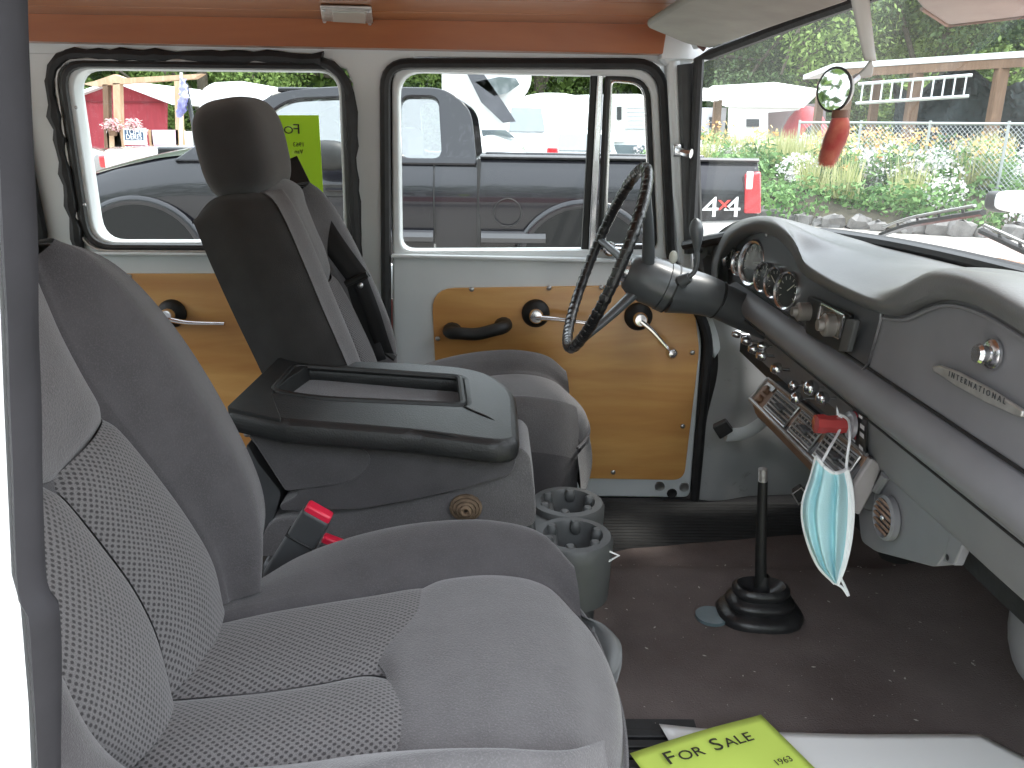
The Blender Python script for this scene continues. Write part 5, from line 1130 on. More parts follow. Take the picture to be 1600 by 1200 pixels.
# gauges
face_m = mat('face_m', (.09, .10, .10), .25, coat=1, coatr=.02); face_in = mat('face_in', (.16, .17, .17), .4, coat=1, coatr=.02)
tick = mat('tick', (.6, .6, .55), .5)
for y, z, r_ in ((1.69, 1.30, .024), (1.623, 1.30, .025), (1.537, 1.314, .044), (1.462, 1.301, .028), (1.401, 1.302, .028), (1.335, 1.301, .033)):
    o = np.array((.469, y, z)); gd_ = np.array((-.955, -.27, .10)); gd_ /= np.linalg.norm(gd_); g = G(); g.lathe([(r_, 0), (r_, .008), (r_ * .93, .012), (r_ * .84, .010), (r_ * .80, .004)], o, gd_, 36); gb = g.obj('gauge', chrome, da)
    g = G(); g.lathe([(r_ * .83, .0055), (0, .0055)], o, gd_, 32); g.obj('dial', face_m, gb)
    g = G()
    for a in range(-120, 121, 30):
        d = np.array((0, math.sin(rad(a)), math.cos(rad(a)))); d -= gd_ * (d @ gd_); e_ = np.cross(d, gd_) * .0007
        p0 = o + gd_ * .0062 + d * r_ * .56; p1 = o + gd_ * .0062 + d * r_ * .74; g.quad(p0 - e_, p0 + e_, p1 + e_, p1 - e_)
    stuff(g.obj('scale_marks', tick, gb, smooth=0))
    a = rad(random.uniform(-80, 60)); d = np.array((0, math.sin(a), math.cos(a))); g = G(); d -= gd_ * (d @ gd_); g.tube([o + gd_ * .007, o + gd_ * .007 + d * r_ * .62], .0009, 4); g.obj('needle', tick, gb)
for a, b in ((1159, 360), (1198, 367), (1150, 447), (1187, 470), (1233, 500), (1170, 458)): screw(at(a, b, x=.4695), da, (-1, 0, 0), .0035)
# radio
g = G(); g.prism(rpoly(ats([(1268, 462), (1336, 492), (1322, 552), (1264, 520)], x=.466), .006, 3), (-.006, 0, 0)); rdo = g.obj('radio', black_plastic, da, bevel=.002)
g = G(); g.prism(rpoly(ats([(1283, 474), (1320, 493), (1312, 530), (1276, 512)], x=.459), .004, 3), (-.003, 0, 0)); g.obj('radio_window', mat('rw', (.10, .095, .085), .15, coat=1), rdo, bevel=.001)
g = G(); g.tube(rpoly(ats([(1283, 474), (1320, 493), (1312, 530), (1276, 512)], x=.456), .004, 3), .0012, 6, closed=True); g.obj('window_trim', chrome, rdo)
g = G(); g.prism(ats([(1331, 498), (1346, 500), (1333, 550), (1318, 549)], x=.461), (-.008, 0, 0)); g.obj('side_grip', grey_plastic, rdo, bevel=.002)
knob_m = mat('knob_m', (.30, .28, .26), .35, metal=.5)
for a, b, r_ in ((1262, 487, .014), (1304, 508, .016)):
    o = at(a, b, x=.458); g = G(); g.lathe([(r_ * .5, -.006), (r_, -.004), (r_, .014), (r_ * .8, .017), (r_ * .55, .017), (r_ * .5, .024), (0, .025)], o, (-1, 0, 0), 28); g.obj('radio_knob', knob_m, da)
# glove box lock and name badge
o = at(1552, 553, x=.468); g = G(); g.lathe([(.015, 0), (.015, .003), (.012, .006), (.008, .007), (.008, .012), (.010, .014), (.008, .017), (0, .017)], o, (-1, 0, 0), 28); g.obj('glove_box_lock', chrome, da)
bq = ats([(1463, 572), (1474, 571), (1500, 580), (1550, 606), (1594, 634), (1606, 642), (1604, 652), (1590, 648), (1545, 628), (1500, 603), (1474, 586), (1465, 580)], x=.467)
g = G(); g.prism(bq, (-.005, 0, 0)); bd = g.obj('name_badge', alu, da, bevel=.0015)
p0, p1 = at(1477, 585, x=.4605), at(1590, 642, x=.4605); uxb = p1 - p0
text('lettering', 'INTERNATIONAL', .0082, p0 + (p1 - p0) * .05, uxb, (0, 0, 1), dkg, bd, ext=.0003, space=1.75)
# speaker grille slots on the padded top
for k in range(7):
    a = at(1370 + 0, 398 + k * 4.2, z=1.372 + .0); b = at(1480, 412 + k * 3, z=1.372)
# warning sticker
stk = [at(1345, 634, x=.508), at(1368, 650, x=.508), at(1364, 714, x=.522), at(1342, 690, x=.522)]
st = thing('sticker', 'black sticker with red symbols and white print on the lower dashboard', 'sticker', at(1356, 672, x=.515))
nst = np.array((-.011, 0, -.003)); g = G(); g.prism([p + nst for p in stk], (.001, 0, 0)); g.obj('sheet', mat('stk_black', (.02, .02, .022), .4), st)
A0, B0, C0, D0 = [p + nst * 1.12 for p in stk]
def sq(u0, v0, u1, v1): 
    f = lambda u, v: (A0 * (1 - u) + B0 * u) * (1 - v) + (D0 * (1 - u) + C0 * u) * v
    return [f(u0, v0), f(u1, v0), f(u1, v1), f(u0, v1)]
wh_ = mat('stk_white', (.75, .74, .76), .5); rd2 = mat('stk_red', (.45, .03, .05), .5)
for u0, v0, u1, v1, m_ in ((.08, .38, .42, .56, wh_), (.62, .22, .92, .33, wh_), (.62, .42, .92, .53, wh_), (.5, .03, .75, .10, wh_), (.62, .76, .9, .86, wh_), (.05, .78, .35, .84, wh_), (.2, .88, .9, .95, wh_), (.1, .60, .4, .74, rd2)):
    g = G(); g.quad(*sq(u0, v0, u1, v1)); g.obj('print', m_, st, smooth=0)
for v in (.12, .27):
    q = sq(.08, v - .07, .4, v + .07); c = sum(q) / 4; g = G(); g.tube([c + (q[0] + (q[1] - q[0]) * (.5 + .5 * math.cos(a)) + (q[3] - q[0]) * (.5 + .5 * math.sin(a)) - c) for a in np.linspace(0, 6.28, 17)[:-1]], .0006, 4, closed=True); g.obj('symbol', rd2, st)
# pull knobs
def pullknob(p, ln, r_, parent, dirv=(1, 0, -.06)):
    d = np.array(dirv, float); d /= np.linalg.norm(d); g = G()
    g.lathe([(0, -.009), (r_ * .55, -.008), (r_ * .8, -.004), (r_, .002), (r_ * .95, .007), (r_ * .5, .010), (r_ * .28, .012), (r_ * .28, ln)], p, d, 16); return g.obj('pull_knob', chrome, parent)
for a, b, l, r_ in ((1150, 522, .04, .009), (1165, 532, .045, .010), (1176, 545, .03, .0105), (1191, 540, .03, .008), (1189, 555, .045, .011), (1212, 576, .05, .0115)): pullknob(at(a, b, x=.485), l, r_, da)
cp_ = ats([(1253, 572), (1310, 612), (1309, 662), (1250, 618)], x=.510)
g = G(); g.prism(cp_, (.01, 0, 0)); g.obj('control_plate', dash_dark, da, bevel=.002)
g = G(); g.tube([cp_[0], cp_[1], cp_[2]], .003, 6); g.obj('plate_rim', steel, da)
for a, b, l, r_ in ((1240, 602, .02, .0085), (1267, 606, .025, .0125), (1244, 622, .03, .0105), (1285, 622, .02, .0105)):
    o = at(a, b, x=.482); g = G(); g.ell(o, (r_, r_, r_), nu=14, nv=10); g.tube([o, o + (l + .01, 0, 0)], .0025, 6); g.obj('control_knob', chrome, da)

# ---- under-dash air unit
ac = thing('air_vent_unit', 'old brown and chrome air unit with three grilles hung under the dashboard', 'air unit', (.5, 1.28, 1.02))
brown = mat('brown', (.22, .13, .085), .45, var=.25, vscale=30, metal=.2); ac_dark = mat('ac_dark', (.09, .09, .095), .5, var=.15, vscale=20)
YA, YZ = 1.50, 1.075
A = at(1201, 592, y=YA); B = at(1173, 624, y=YA); D = at(1356, 712, y=YZ); Cc = at(1318, 770, y=YZ)
fn = np.cross(B - A, D - A); fn /= np.linalg.norm(fn); fn = fn if fn[0] < 0 else -fn
F = lambda u, v, o=0.: (A * (1 - u) + D * u) * (1 - v) + (B * (1 - u) + Cc * u) * v + fn * o
g = G(); g.prism([F(0, 0), F(1, 0), F(1, 1), F(0, 1)], -fn * .012); g.obj('face_panel', brown, ac, bevel=.003)
low = np.array((.02, 0, -.045)); g = G(); g.prism([F(0, 1, -.003), F(0, 0, -.003), F(0, 0) + (.10, 0, -.01), F(0, 1) + (.12, 0, -.07), F(0, 1) + (.015, 0, -.035)], (D - A)); g.obj('housing', ac_dark, ac, bevel=.004)
g = G(); g.prism([F(0, 1, .0), F(1, 1, .0), F(1, 1, 0) + (.012, 0, -.03), F(0, 1, 0) + (.012, 0, -.03)], (.012, 0, 0)); g.obj('lower_trim', brown, ac, bevel=.003)
g = G(); g.tube([F(0, 1, .002), F(1, 1, .002)], .0035, 6); g.tube([F(0, 0, .002), F(1, 0, .002)], .0028, 6); g.tube([F(0, 0, .002), F(0, 1, .002)], .003, 6); g.obj('chrome_edge', steel, ac)
for u0, u1 in ((.17, .42), (.46, .68), (.72, .98)):
    g = G(); g.prism([F(u0, .14, .002), F(u1, .14, .002), F(u1, .86, .002), F(u0, .86, .002)], -fn * .003); gr = g.obj('grille', rubber, ac)
    g = G(); g.tube([F(u0, .14, .004), F(u1, .14, .004), F(u1, .86, .004), F(u0, .86, .004)], .0018, 6, closed=True); g.obj('grille_frame', steel, gr)
    for k in range(5):
        v = .14 + .72 * (k + .5) / 5; g = G(); g.tube([F(u0 + .005, v, .005), F(u1 - .005, v, .005)], .0019, 6); g.obj('slat', steel, gr)
    for k in range(7):
        u = u0 + (u1 - u0) * (k + .5) / 7; g = G(); g.tube([F(u, .15, .002), F(u, .85, .002)], .0014, 4); g.obj('vane', ac_dark if u0 < .3 else knob_m, gr)
    g = G(); c = F((u0 + u1) / 2, .5, .007); g.box(c, (.012, .03, .006)); g.obj('thumb_tab', ac_dark, gr, bevel=.002)
for v in (.35, .75): g = G(); g.lathe([(.008, 0), (.008, .008), (.006, .010), (0, .010)], F(.08, v, 0), fn, 14); g.obj('side_knob', brown, ac)
g = G(); g.prism([F(.03, .1, .001), F(.13, .1, .001), F(.13, .3, .001), F(.03, .3, .001)], fn * .003); g.obj('name_plate', steel, ac, bevel=.001)
# silver end cap
g = G(); g.prism(ats([(1356, 711), (1374, 722), (1358, 764), (1338, 800), (1316, 790), (1318, 770)], y=1.073), (0, -.012, 0)); g.obj('end_cap', mat('capm', (.30, .28, .28), .45, var=.1, vscale=20), ac, bevel=.003)
# ---- heater box
hb = thing('heater_box', 'grey heater housing with a round louvred outlet under the glove box', 'heater', (.6, .95, 1.0))
hp_ = ats([(1372, 722), (1356, 770), (1340, 790), (1345, 846), (1368, 862), (1462, 887), (1480, 860), (1500, 834), (1560, 820), (1430, 730)], x=.53)
g = G(); g.prism(rpoly(hp_, .012, 4), (.20, .03, 0)); g.obj('housing', dash_paint, hb, bevel=.008, seg=3)
o = at(1390, 809, x=.528); g = G(); g.lathe([(.031, 0), (.031, .008), (.027, .011), (.025, .004)], o, (-1, 0, 0), 32); vr = g.obj('outlet_ring', dash_paint, hb)
g = G(); g.lathe([(.026, .002), (0, .002)], o, (-1, 0, 0), 28); g.obj('outlet_back', rubber, vr)
for k in range(6):
    z = -.020 + .008 * k; hw = math.sqrt(max(.0262 ** 2 - z * z, 1e-6)); g = G(); g.box(o + np.array((-.007, 0, z)), (.008, hw * 2, .0035), np.array(Matrix.Rotation(rad(35), 3, 'Y'))); g.obj('louvre', brown, vr)
screw(o + (-.010, 0, .0), hb, (-1, 0, 0), .004)
g = G(); g.prism(ats([(1487, 822), (1510, 838), (1490, 884), (1472, 878)], x=.525), (.012, 0, 0)); g.obj('bracket', dash_paint, hb, bevel=.002)
g = G(); g.lathe([(.004, 0), (0, .001)], at(1480, 871, x=.524), (-1, 0, 0), 10); g.obj('bracket_hole', rubber, hb)
g = G(); g.tube(ats([(1366, 735), (1358, 760), (1372, 765), (1385, 742)], x=.525), .007, 8); g.obj('cable_clip', dash_paint, hb)
g = G(); g.tube(crom([at(1500, 846, x=.62), at(1540, 872, x=.64), at(1582, 915, x=.66), at(1640, 960, x=.68)], 16), .016, 10); o = g.obj('heater_pipe', mat('pipe_m', (.16, .14, .12), .8, var=.4, vscale=30), hb)
g = G(); g.tube(crom([at(1496, 838, x=.62), at(1530, 860, x=.64), at(1555, 885, x=.64)], 16), .008, 10); g.obj('hose', rubber_smooth, hb)
g = G(); c = at(1740, 965, x=.80); g.ell(c, (.12, .08, .14), nu=28, nv=18, p=.8); tag(g.obj('wheel_housing', dash_paint), 'rounded grey metal bulge at the right edge below the glove box', 'panel')

# ---- red clamp and face mask
rk = thing('mask_holder', 'translucent red plastic knob on a suction disc that holds the face mask', 'knob', at(1328, 664, x=.51))
kb = at(1331, 664, x=.497); redk = mat('redk', (.42, .05, .05), .2, coat=1); d = np.array((-1, 0, .02))
g = G(); g.lathe([(.020, 0), (.019, .005), (.013, .008), (.012, .010)], kb, d, 24); g.obj('suction_disc', mat('disc_m', (.30, .29, .31), .2, coat=.5), rk)
g = G(); g.lathe([(.012, .008), (.014, .018), (.013, .036), (.015, .044), (.014, .052), (0, .053)], kb, d, 8); g.obj('knob_body', redk, rk, smooth=20)
fm = thing('face_mask', 'pale blue pleated face mask hanging by its ear loop from the red knob', 'face mask', at(1295, 820, y=1.09))
mk = mat('mask_blue', (.48, .75, .80), .85, var=.05, vscale=14, bump=.25, bscale=500); mkw = mat('mask_white', (.80, .82, .84), .85, bump=.2, bscale=500)
YM = 1.045
lf = [(1275, 713), (1267, 745), (1254, 788), (1258, 833), (1277, 882), (1304, 911)]
rt = [(1322, 733), (1329, 765), (1331, 800), (1327, 845), (1318, 884), (1307, 912)]
gd = []
for k, t in enumerate((0, .1, .24, .31, .5, .62, .7, .88, 1)):
    yo = (.011, -.006, .006, -.010, -.002, .010, -.008, .004, 0)[k]; row = []
    for j, (a, b) in enumerate(zip(lf, rt)):
        sag = (14 if j == 0 else 0) * math.sin(t * math.pi); row.append(at(a[0] * (1 - t) + b[0] * t, a[1] * (1 - t) + b[1] * t + sag, y=YM + yo * (0.25 if j in (0, 5) else 1) - .012 * math.sin(t * math.pi)))
    gd.append(row)
skin('cloth', gd, mk, fm, 60, 60, rough=.0012, out=(0, -1, 0), solid=.0008)
for L_, nm in ((gd[0], 'edge_binding'), (gd[-1], 'edge_binding'), ([r[0] for r in gd], 'edge_binding')):
    P = crom(L_, 30); g = G(); g.tube(P + (0, -.001, 0), .0026 if L_ is not gd[-1] else .0040, 6); g.obj(nm, mkw, fm)
skin('side_band', [gd[-1], [a * .72 + b * .28 + np.array((0, -.0022, 0)) for a, b in zip(gd[-1], gd[-2])], [a * .2 + b * .8 + np.array((0, -.0016, 0)) for a, b in zip(gd[-1], gd[-2])]], mkw, fm, 30, 6, solid=.0006)
kz = kb + (-.02, 0, 0)
g = G(); g.tube(crom([gd[0][0], at(1283, 722, y=YM), at(1296, 700, y=YM + .01), at(1310, 676, y=kb[1] - .015), at(1316, 657, y=kb[1] - .006), kb + (-.022, .0, .016), at(1325, 656, y=kb[1] - .012), at(1328, 680, y=YM + .015), at(1324, 712, y=YM + .005), gd[-1][0]], 50), .0019, 8); g.obj('ear_loop', mkw, fm)
g = G(); g.tube(crom([gd[0][-1], at(1316, 918, y=YM), at(1326, 932, y=YM), at(1321, 918, y=YM), at(1312, 900, y=YM)], 20), .0019, 8); g.obj('ear_loop', mkw, fm)

# ================================================================ STEERING
sw = thing('steering_wheel', 'thin steering wheel wrapped in black vinyl lacing with grey spokes', 'steering wheel', at(945, 405, y=1.55))
Cw = at(946, 405, y=1.55); ax = np.array((.93, -.012, -.36)); ax /= np.linalg.norm(ax); e2 = np.array((0, 1., 0)); e2 -= ax * (e2 @ ax); e2 /= np.linalg.norm(e2); e1 = np.cross(ax, e2); e1 = e1 if e1[2] > 0 else -e1
RW = .177; RY = .177
wrapm = mat('wrapm', (.012, .012, .013), .28, bump=.8, bscale=260, coat=.3, var=.3, vscale=90)
ring = lambda a, r_=1., o=0.: Cw + (e1 * math.cos(a) * RW + e2 * math.sin(a) * RY) * r_ + ax * o
n_ = 220; g = G(); g.tube([ring(2 * math.pi * i / n_) for i in range(n_)], [.0098 * (1 + .07 * math.sin(i * 1.9) * random.random() + (.12 if i % 6 == 0 else 0)) for i in range(n_)], 12, closed=True); g.obj('rim', wrapm, sw, smooth=50)
hub = at(1000, 432, y=1.55)
g = G()
for i in range(70):
    a = 2 * math.pi * i / 70; p = ring(a, .985); q = ring(a + .03, 1.0, -.0); t = (ring(a + .01) - ring(a)); t /= np.linalg.norm(t); rr = (ring(a) - Cw); rr /= np.linalg.norm(rr)
    g.tube([ring(a) + (-ax * .0103 * math.cos(b) + rr * .0103 * math.sin(b)) + t * .003 * b for b in np.linspace(-1.2, 1.2, 5)], .0011, 4)
stuff(g.obj('lacing', mat('lace_m', (.10, .10, .10), .35), sw))
for a in (rad(205), rad(325), rad(85)):
    p0 = hub + ax * .0; p1 = ring(a); p0 = hub + (p1 - Cw) * .20; g = G(); g.tube(crom([p0, (p0 * .55 + p1 * .45) - ax * -.002, p1], 14), np.linspace(.0125, .0075, 14), 12, flat=.8); g.obj('spoke', col_paint, sw)
g = G(); g.lathe([(0, -.032), (.018, -.031), (.032, -.024), (.041, -.008), (.045, .015), (.046, .045)], hub, ax, 32); g.obj('hub', col_paint, sw)
g = G(); g.lathe([(0, -.042), (.012, -.041), (.022, -.036), (.024, -.026)], hub, ax, 24); g.obj('horn_button', chrome, sw)
sc_ = thing('steering_column', 'grey steering column running from the hub into the dashboard', 'steering column', hub)
c1, c2, c3, c4_ = hub + ax * .048, at(1088, 458, y=1.55), at(1120, 468, y=1.55), at(1172, 492, y=1.56)
g = G(); g.tube([hub + ax * .046, hub + ax * .060], .0475, 32); g.obj('collar', col_paint, sc_)
g = G(); g.tube(crom([hub + ax * .061, c2, c3], 16), np.linspace(.046, .036, 16), 32); g.obj('jacket', col_paint, sc_)
g = G(); g.tube(crom([c3, c4_, c4_ + (.08, 0, -.03)], 8), .0345, 32); g.obj('lower_jacket', dash_dark, sc_)
for p in (hub + ax * .0605, c3): g = G(); g.tube([p, p + ax * .003], .0478 if p is not c3 else .037, 32); g.obj('joint', rubber, sc_)
g = G(); p = at(1052, 402, y=1.50); g.ell(p, (.008, .006, .012)); g.obj('signal_pivot', mat('ivory', (.55, .56, .50), .4), sc_)
cs_ = thing('column_lever', 'grey column lever with a teardrop knob rising in front of the pillar', 'lever', at(1070, 437, y=1.50))
g = G(); k = crom([at(1089, 392, y=1.50), at(1089, 375, y=1.50), at(1088, 355, y=1.50), at(1087, 341, y=1.50)], 14); g.tube(k, [.0045, .006, .007, .0085, .0095, .0105, .0115, .0123, .0128, .0128, .012, .0105, .008, .003], 16); g.obj('knob', col_paint, cs_)
g = G(); g.tube(crom([at(1070, 436, y=1.50), at(1084, 426, y=1.50), at(1089, 410, y=1.50), at(1089, 392, y=1.50)], 14), .0045, 10); g.obj('stem', col_paint, cs_)
g = G(); g.tube([at(1064, 440, y=1.51), at(1078, 433, y=1.50)], [.013, .009], 14); g.obj('socket', col_paint, cs_)

# ================================================================ GEAR LEVER, PEDALS
gl = thing('gear_lever', 'black floor gear lever without its knob, in a layered rubber boot', 'gear lever', at(1190, 965, z=.745))
gb_ = at(1186, 958, z=.742); top = at(1192, 752, y=gb_[1] + .004)
g = G(); g.tube(crom([gb_ + (.0, 0, .03), gb_ * .5 + top * .5 + (.0, 0, .0), top], 12), np.linspace(.0105, .0080, 12), 14); g.obj('shaft', black_plastic, gl)
th_ = at(1192, 732, y=gb_[1] + .004); g = G(); g.tube([top + (th_ - top) * i / 40 for i in range(41)], [.0058 + (.0016 if i % 4 < 2 else 0) for i in range(41)], 12); g.obj('thread', alu, gl)
def boot(L, m, name): 
    g = G(); n = 40; V = []
    for (rx, ry, z, sx) in L:
        for j in range(n):
            a = 2 * math.pi * j / n; f = lambda q, p=.8: math.copysign(abs(q) ** p, q); V.append(gb_ + np.array((f(math.cos(a)) * rx * .86 + sx, f(math.sin(a)) * ry * .86, z)))
    k = len(L); g.add(V, [(i * n + j, i * n + (j + 1) % n, (i + 1) * n + (j + 1) % n, (i + 1) * n + j) for i in range(k - 1) for j in range(n)]); return g.obj(name, m, gl, smooth=60)
bm_ = mat('boot_rubber', (.018, .018, .019), .38, var=.3, vscale=30, bump=.4, bscale=150)
boot([(.084, .066, -.006, 0), (.086, .068, .004, 0), (.080, .062, .012, 0), (.066, .050, .014, 0), (.062, .046, .016, 0), (.068, .050, .024, -.002), (.067, .049, .030, -.002), (.056, .040, .034, -.002), (.050, .036, .037, -.002), (.057, .040, .044, -.002), (.057, .040, .052, -.002), (.048, .032, .057, -.002), (.030, .020, .046, .0), (.016, .014, .040, .0), (.012, .012, .060, .0), (.010, .010, .075, .001)], bm_, 'boot')
pt = mat('patch_m', (.10, .14, .155), .4, coat=.3, var=.15, vscale=30); c = at(1112, 962, z=.742); g = G(); g.lathe([(.028, -.004), (.028, .002), (0, .0025)], c, (0, 0, 1), 28); tag(g.obj('hole_cover', pt), 'blue grey metal disc in the carpet beside the gear lever boot', 'cover')
pd = thing('clutch_pedal', 'black pedal pad on a pale curved arm in the far footwell', 'pedal', at(1128, 673, y=1.72))
P = [at(1113, 668, y=1.72), at(1134, 658, y=1.72), at(1146, 674, y=1.72), at(1125, 687, y=1.72)]; g = G(); g.prism(P, (.012, .045, -.008)); g.obj('pad', rubber, pd, bevel=.003)
g = G(); g.tube(crom([at(1134, 680, y=1.74), at(1165, 676, y=1.75), at(1195, 655, y=1.76), at(1215, 625, y=1.78)], 16), .008, 8, flat=2.0, up=(0, 0, 1)); g.obj('arm', white_paint, pd)
pb = thing('brake_pedal', 'brake pedal with a steel rimmed pad half hidden behind the face mask', 'pedal', at(1252, 775, y=1.35))
P = [at(1238, 772, y=1.40), at(1252, 762, y=1.40), at(1262, 775, y=1.40), at(1248, 788, y=1.40)]; g = G(); g.prism(P, (.012, .04, -.008)); g.obj('pad', rubber, pb, bevel=.003); g = G(); g.tube(P, .002, 6, closed=True); g.obj('pad_rim', steel, pb)
g = G(); g.tube([at(1252, 775, y=1.42), at(1280, 740, y=1.43), at(1300, 700, y=1.44)], .006, 8); g.obj('arm', dark_plastic, pb)

# ================================================================ MIRROR, CHARM
mi = thing('rear_view_mirror', 'small oval mirror on a pale flat arm at the windshield top', 'mirror', at(1340, 100, y=1.16))
pale = mat('pale', (.42, .42, .40), .45, var=.06, vscale=20)
YR = 1.16; P = crom([at(1342, -40, y=YR), at(1347, 0, y=YR), at(1356, 60, y=YR), at(1362, 95, y=YR)], 20)
wv = np.array((.0135, 0, 0)); ul = [p - wv * (1.2 - i / 40) for i, p in enumerate(P)]; ur = [p + wv * (.8 - i / 60) for i, p in enumerate(P)]
skin('arm', [ul, [(a + b) / 2 + np.array((0, -.003, 0)) for a, b in zip(ul, ur)], ur], pale, mi, 20, 6, solid=.005, out=(0, -1, 0))
g = G(); g.prism([at(1362, 92, y=YR), at(1366, 104, y=YR), at(1364, 120, y=YR), at(1336, 124, y=YR), at(1338, 118, y=YR), at(1350, 108, y=YR)], (0, .006, 0)); g.obj('arm_foot', pale, mi, bevel=.002)
mc = at(1305, 140, y=YR - .02); mn = np.array((-.87, -.48, -.02)); mn /= np.linalg.norm(mn)
g = G(); g.tube([at(1340, 120, y=YR), mc - mn * .012], .005, 8); g.obj('stalk', steel, mi)
g = G(); g.lathe([(0, -.011), (.011, -.011), (.0235, -.008), (.027, 0), (.026, .002)], mc, mn, 32); o = g.obj('shell', pale, mi)
g = G(); g.lathe([(.0257, .0015), (.0257, .003), (0, .003)], mc, mn, 32); g.obj('glass', mat('mirror_m', (.75, .78, .78), .02, metal=1.), mi)
mu = np.cross(mn, (0, 0, 1.)); mu /= np.linalg.norm(mu); mv = np.cross(mn, mu); g = G(); g.tube([mc + mn * .002 + (mu * math.cos(a) + mv * math.sin(a)) * .0266 for a in np.linspace(0, 6.283, 33)[:-1]], .0018, 8, closed=True); g.obj('rim', rubber_smooth, mi)
rf = thing('lucky_foot_charm', 'red fur rabbit foot charm hanging from the small oval mirror', 'charm', at(1300, 220, y=YR - .03))
yf = YR - .03; P = crom([at(1312, 182, y=yf), at(1311, 200, y=yf), at(1304, 220, y=yf), at(1296, 240, y=yf), at(1291, 258, y=yf)], 20)
fur = mat('fur', (.42, .035, .035), .9, var=.4, vscale=60, sheen=.6, col2=(.55, .16, .10)); rr = [.0095, .0115, .013, .0135, .014, .0145, .0148, .0148, .0148, .0145, .014, .0138, .0135, .013, .0125, .012, .011, .0095, .007, .003]
g = G(); g.tube(P, [a * .92 for a in rr], 16); g.obj('foot', fur, rf, smooth=80)
r = np.random.default_rng(8); g = G()
for k in range(2600):
    i = r.integers(0, 18); a = r.random() * 6.28; t = P[i + 1] - P[i]; t /= np.linalg.norm(t); u = np.cross(t, (0, 1, 0)); u /= np.linalg.norm(u); w = np.cross(t, u)
    d = u * math.cos(a) + w * math.sin(a); p = P[i] + (P[i + 1] - P[i]) * r.random() + d * rr[i] * .9; e_ = np.cross(t, d) * .0004; tip = p + t * (.006 + .004 * r.random()) + d * .0022; g.add([p - e_, p + e_, tip], [(0, 1, 2)])
stuff(g.obj('hair', fur, rf, smooth=0))
g = G(); g.tube([at(1313, 172, y=yf), at(1312, 184, y=yf)], [.010, .0105], 14); g.obj('cap', mat('cap_m', (.14, .06, .035), .6), rf)
g = G(); g.tube([at(1316, 150, y=yf + .01), at(1314, 163, y=yf), at(1313, 172, y=yf)], .0012, 6); g.obj('chain', steel, rf)

# ================================================================ WIPERS, FENDER MIRROR
wm = mat('wm', (.06, .062, .065), .4)
for i, (pts, l) in enumerate((([(1376, 367), (1420, 352), (1480, 341), (1536, 332)], 'black wiper lying across the middle of the windshield'), ([(1533, 361), (1566, 376), (1600, 392), (1700, 436)], 'black wiper at the right edge of the windshield'))):
    t = thing('wiper', l, 'wiper', at(*pts[0], x=.74), 'windshield wipers'); P = [at(a, b, x=.742) for a, b in pts]
    g = G(); g.tube(crom(P, 20), .0055, 6); g.obj('blade', rubber_smooth, t)
    g = G(); g.tube([p + (-.004, 0, .012) for p in crom(P, 20)[1:-1]], .0028, 6); g.obj('spine', alu, t)
    for f in (4, 8, 12, 16): p = crom(P, 20)[f]; g = G(); g.tube([p, p + (-.004, 0, .013)], .0025, 5); g.obj('claw', wm, t)
fmr = thing('fender_mirror', 'white fender mirror with a dark end cap, at the right edge outside', 'mirror', at(1580, 316, x=1.25))
c = at(1592, 315, x=1.25); g = G(); g.ell(c + (.03, 0, .0), (.075, .05, .026), p=.5); g.obj('shell', white_clean, fmr)
c2 = at(1560, 315, x=1.25); g = G(); g.ell(c2, (.018, .045, .026), p=.6); g.obj('end_cap', rubber_smooth, fmr)
g = G(); g.tube([c + (.06, 0, 0), (c[0] + .1, c[1] - .2, 1.27)], .01, 8); g.obj('stem', steel, fmr)

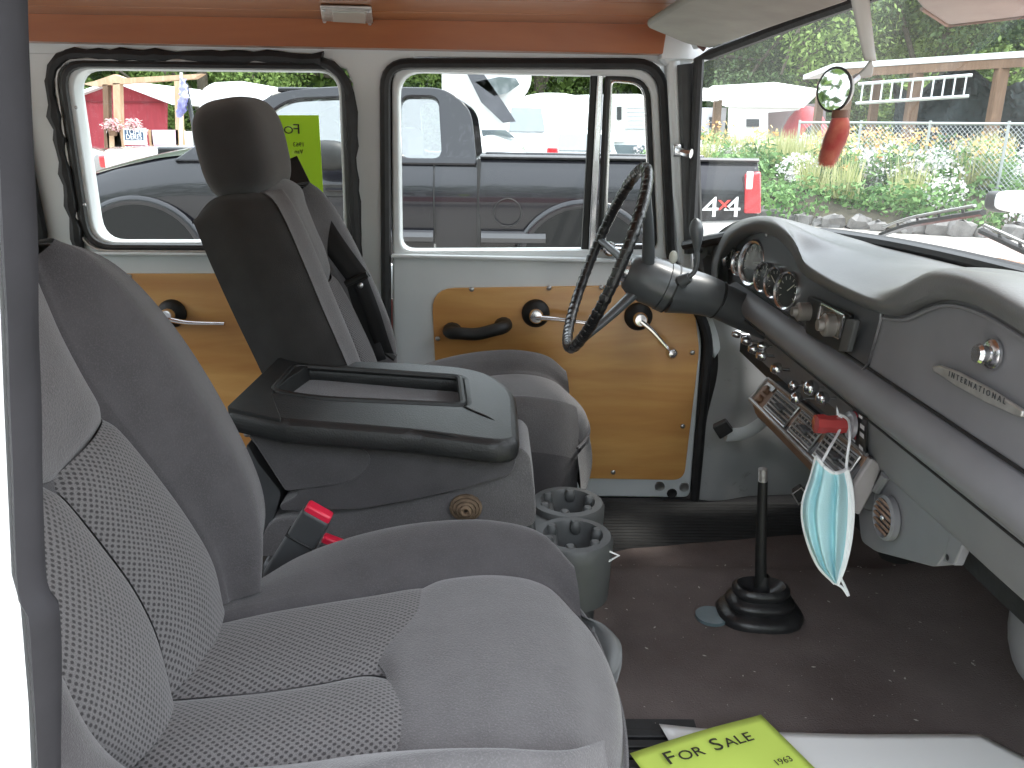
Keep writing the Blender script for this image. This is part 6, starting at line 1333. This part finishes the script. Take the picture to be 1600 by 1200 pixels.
# ================================================================ PAPERS ON THE FLOOR
zp = .750
bd_ = thing('poster_board', 'large white poster board lying on the carpet under the green sale sheet', 'poster board', at(1290, 1160, z=zp))
gd = [[at(1030, 1131, z=zp), at(1110, 1139, z=zp), at(1200, 1143, z=zp), at(1330, 1147, z=zp), at(1440, 1147, z=zp), at(1532, 1147, z=zp)]]
a0, a5 = gd[0][0], gd[0][-1]
gd += [[p + np.array((.02 + .05 * k / 5, -.10, .002)) for k, p in enumerate(gd[0])], [p + np.array((.04 + .08 * k / 5, -.24, .0)) for k, p in enumerate(gd[0])]]
skin('sheet', gd, paper, bd_, 30, 20, out=(0, 0, 1), solid=.0006)
s2 = thing('for_sale_sheet', 'pale green sale sheet lying crooked on the white poster board', 'paper sign', at(1100, 1165, z=zp + .006))
q0, q1 = at(984, 1177, z=zp + .012), at(1189, 1117, z=zp + .012); u_ = (q1 - q0) / np.linalg.norm(q1 - q0); v_ = np.array((u_[1], -u_[0], 0)); 
WPs = np.linalg.norm(q1 - q0)
skin('sheet', [[q0 + u_ * (WPs * a) + v_ * b + np.array((0, 0, .003 * math.sin(3 * a))) for a in (0, .3, .6, 1)] for b in (0, .09, .18, .27)], neon_pale, s2, 20, 20, out=(0, 0, 1), solid=.0004)
tp_ = at(1044, 1199, z=zp + .016); ud = at(1166, 1163, z=zp + .016) - tp_; ln = np.linalg.norm(ud); ud /= ln; vd = np.array((-ud[1], ud[0], 0))
zt = (0, 0, .004)
x_ = 0
for s_, sz in (('F', .031), ('OR', .023), ('S', .031), ('ALE', .023)):
    t = text('lettering', s_, sz, tp_ + ud * x_ + zt, ud, vd, ink, s2, ext=.0002, sx=1.15); x_ += t['_w'] + .004 + (.010 if s_ == 'OR' else 0)
text('lettering', '1963', .014, tp_ + ud * .13 - vd * .05 + zt, ud, vd, ink, s2, ext=.0002)
sm_ = thing('step_mat', 'black ribbed rubber mat below the front edge of the nearest seat', 'floor mat', at(980, 1175, z=.70))
for k in range(5):
    p = at(955 + 3 * k, 1148 + 16 * k, z=.742); g = G(); g.box(p + (.04, 0, 0), (.12, .014, .008)); g.obj('rib', rubber, sm_, bevel=.002)
g = G(); g.box(at(975, 1180, z=.738) + (.02, 0, 0), (.18, .14, .004)); g.obj('sheet', rubber, sm_)
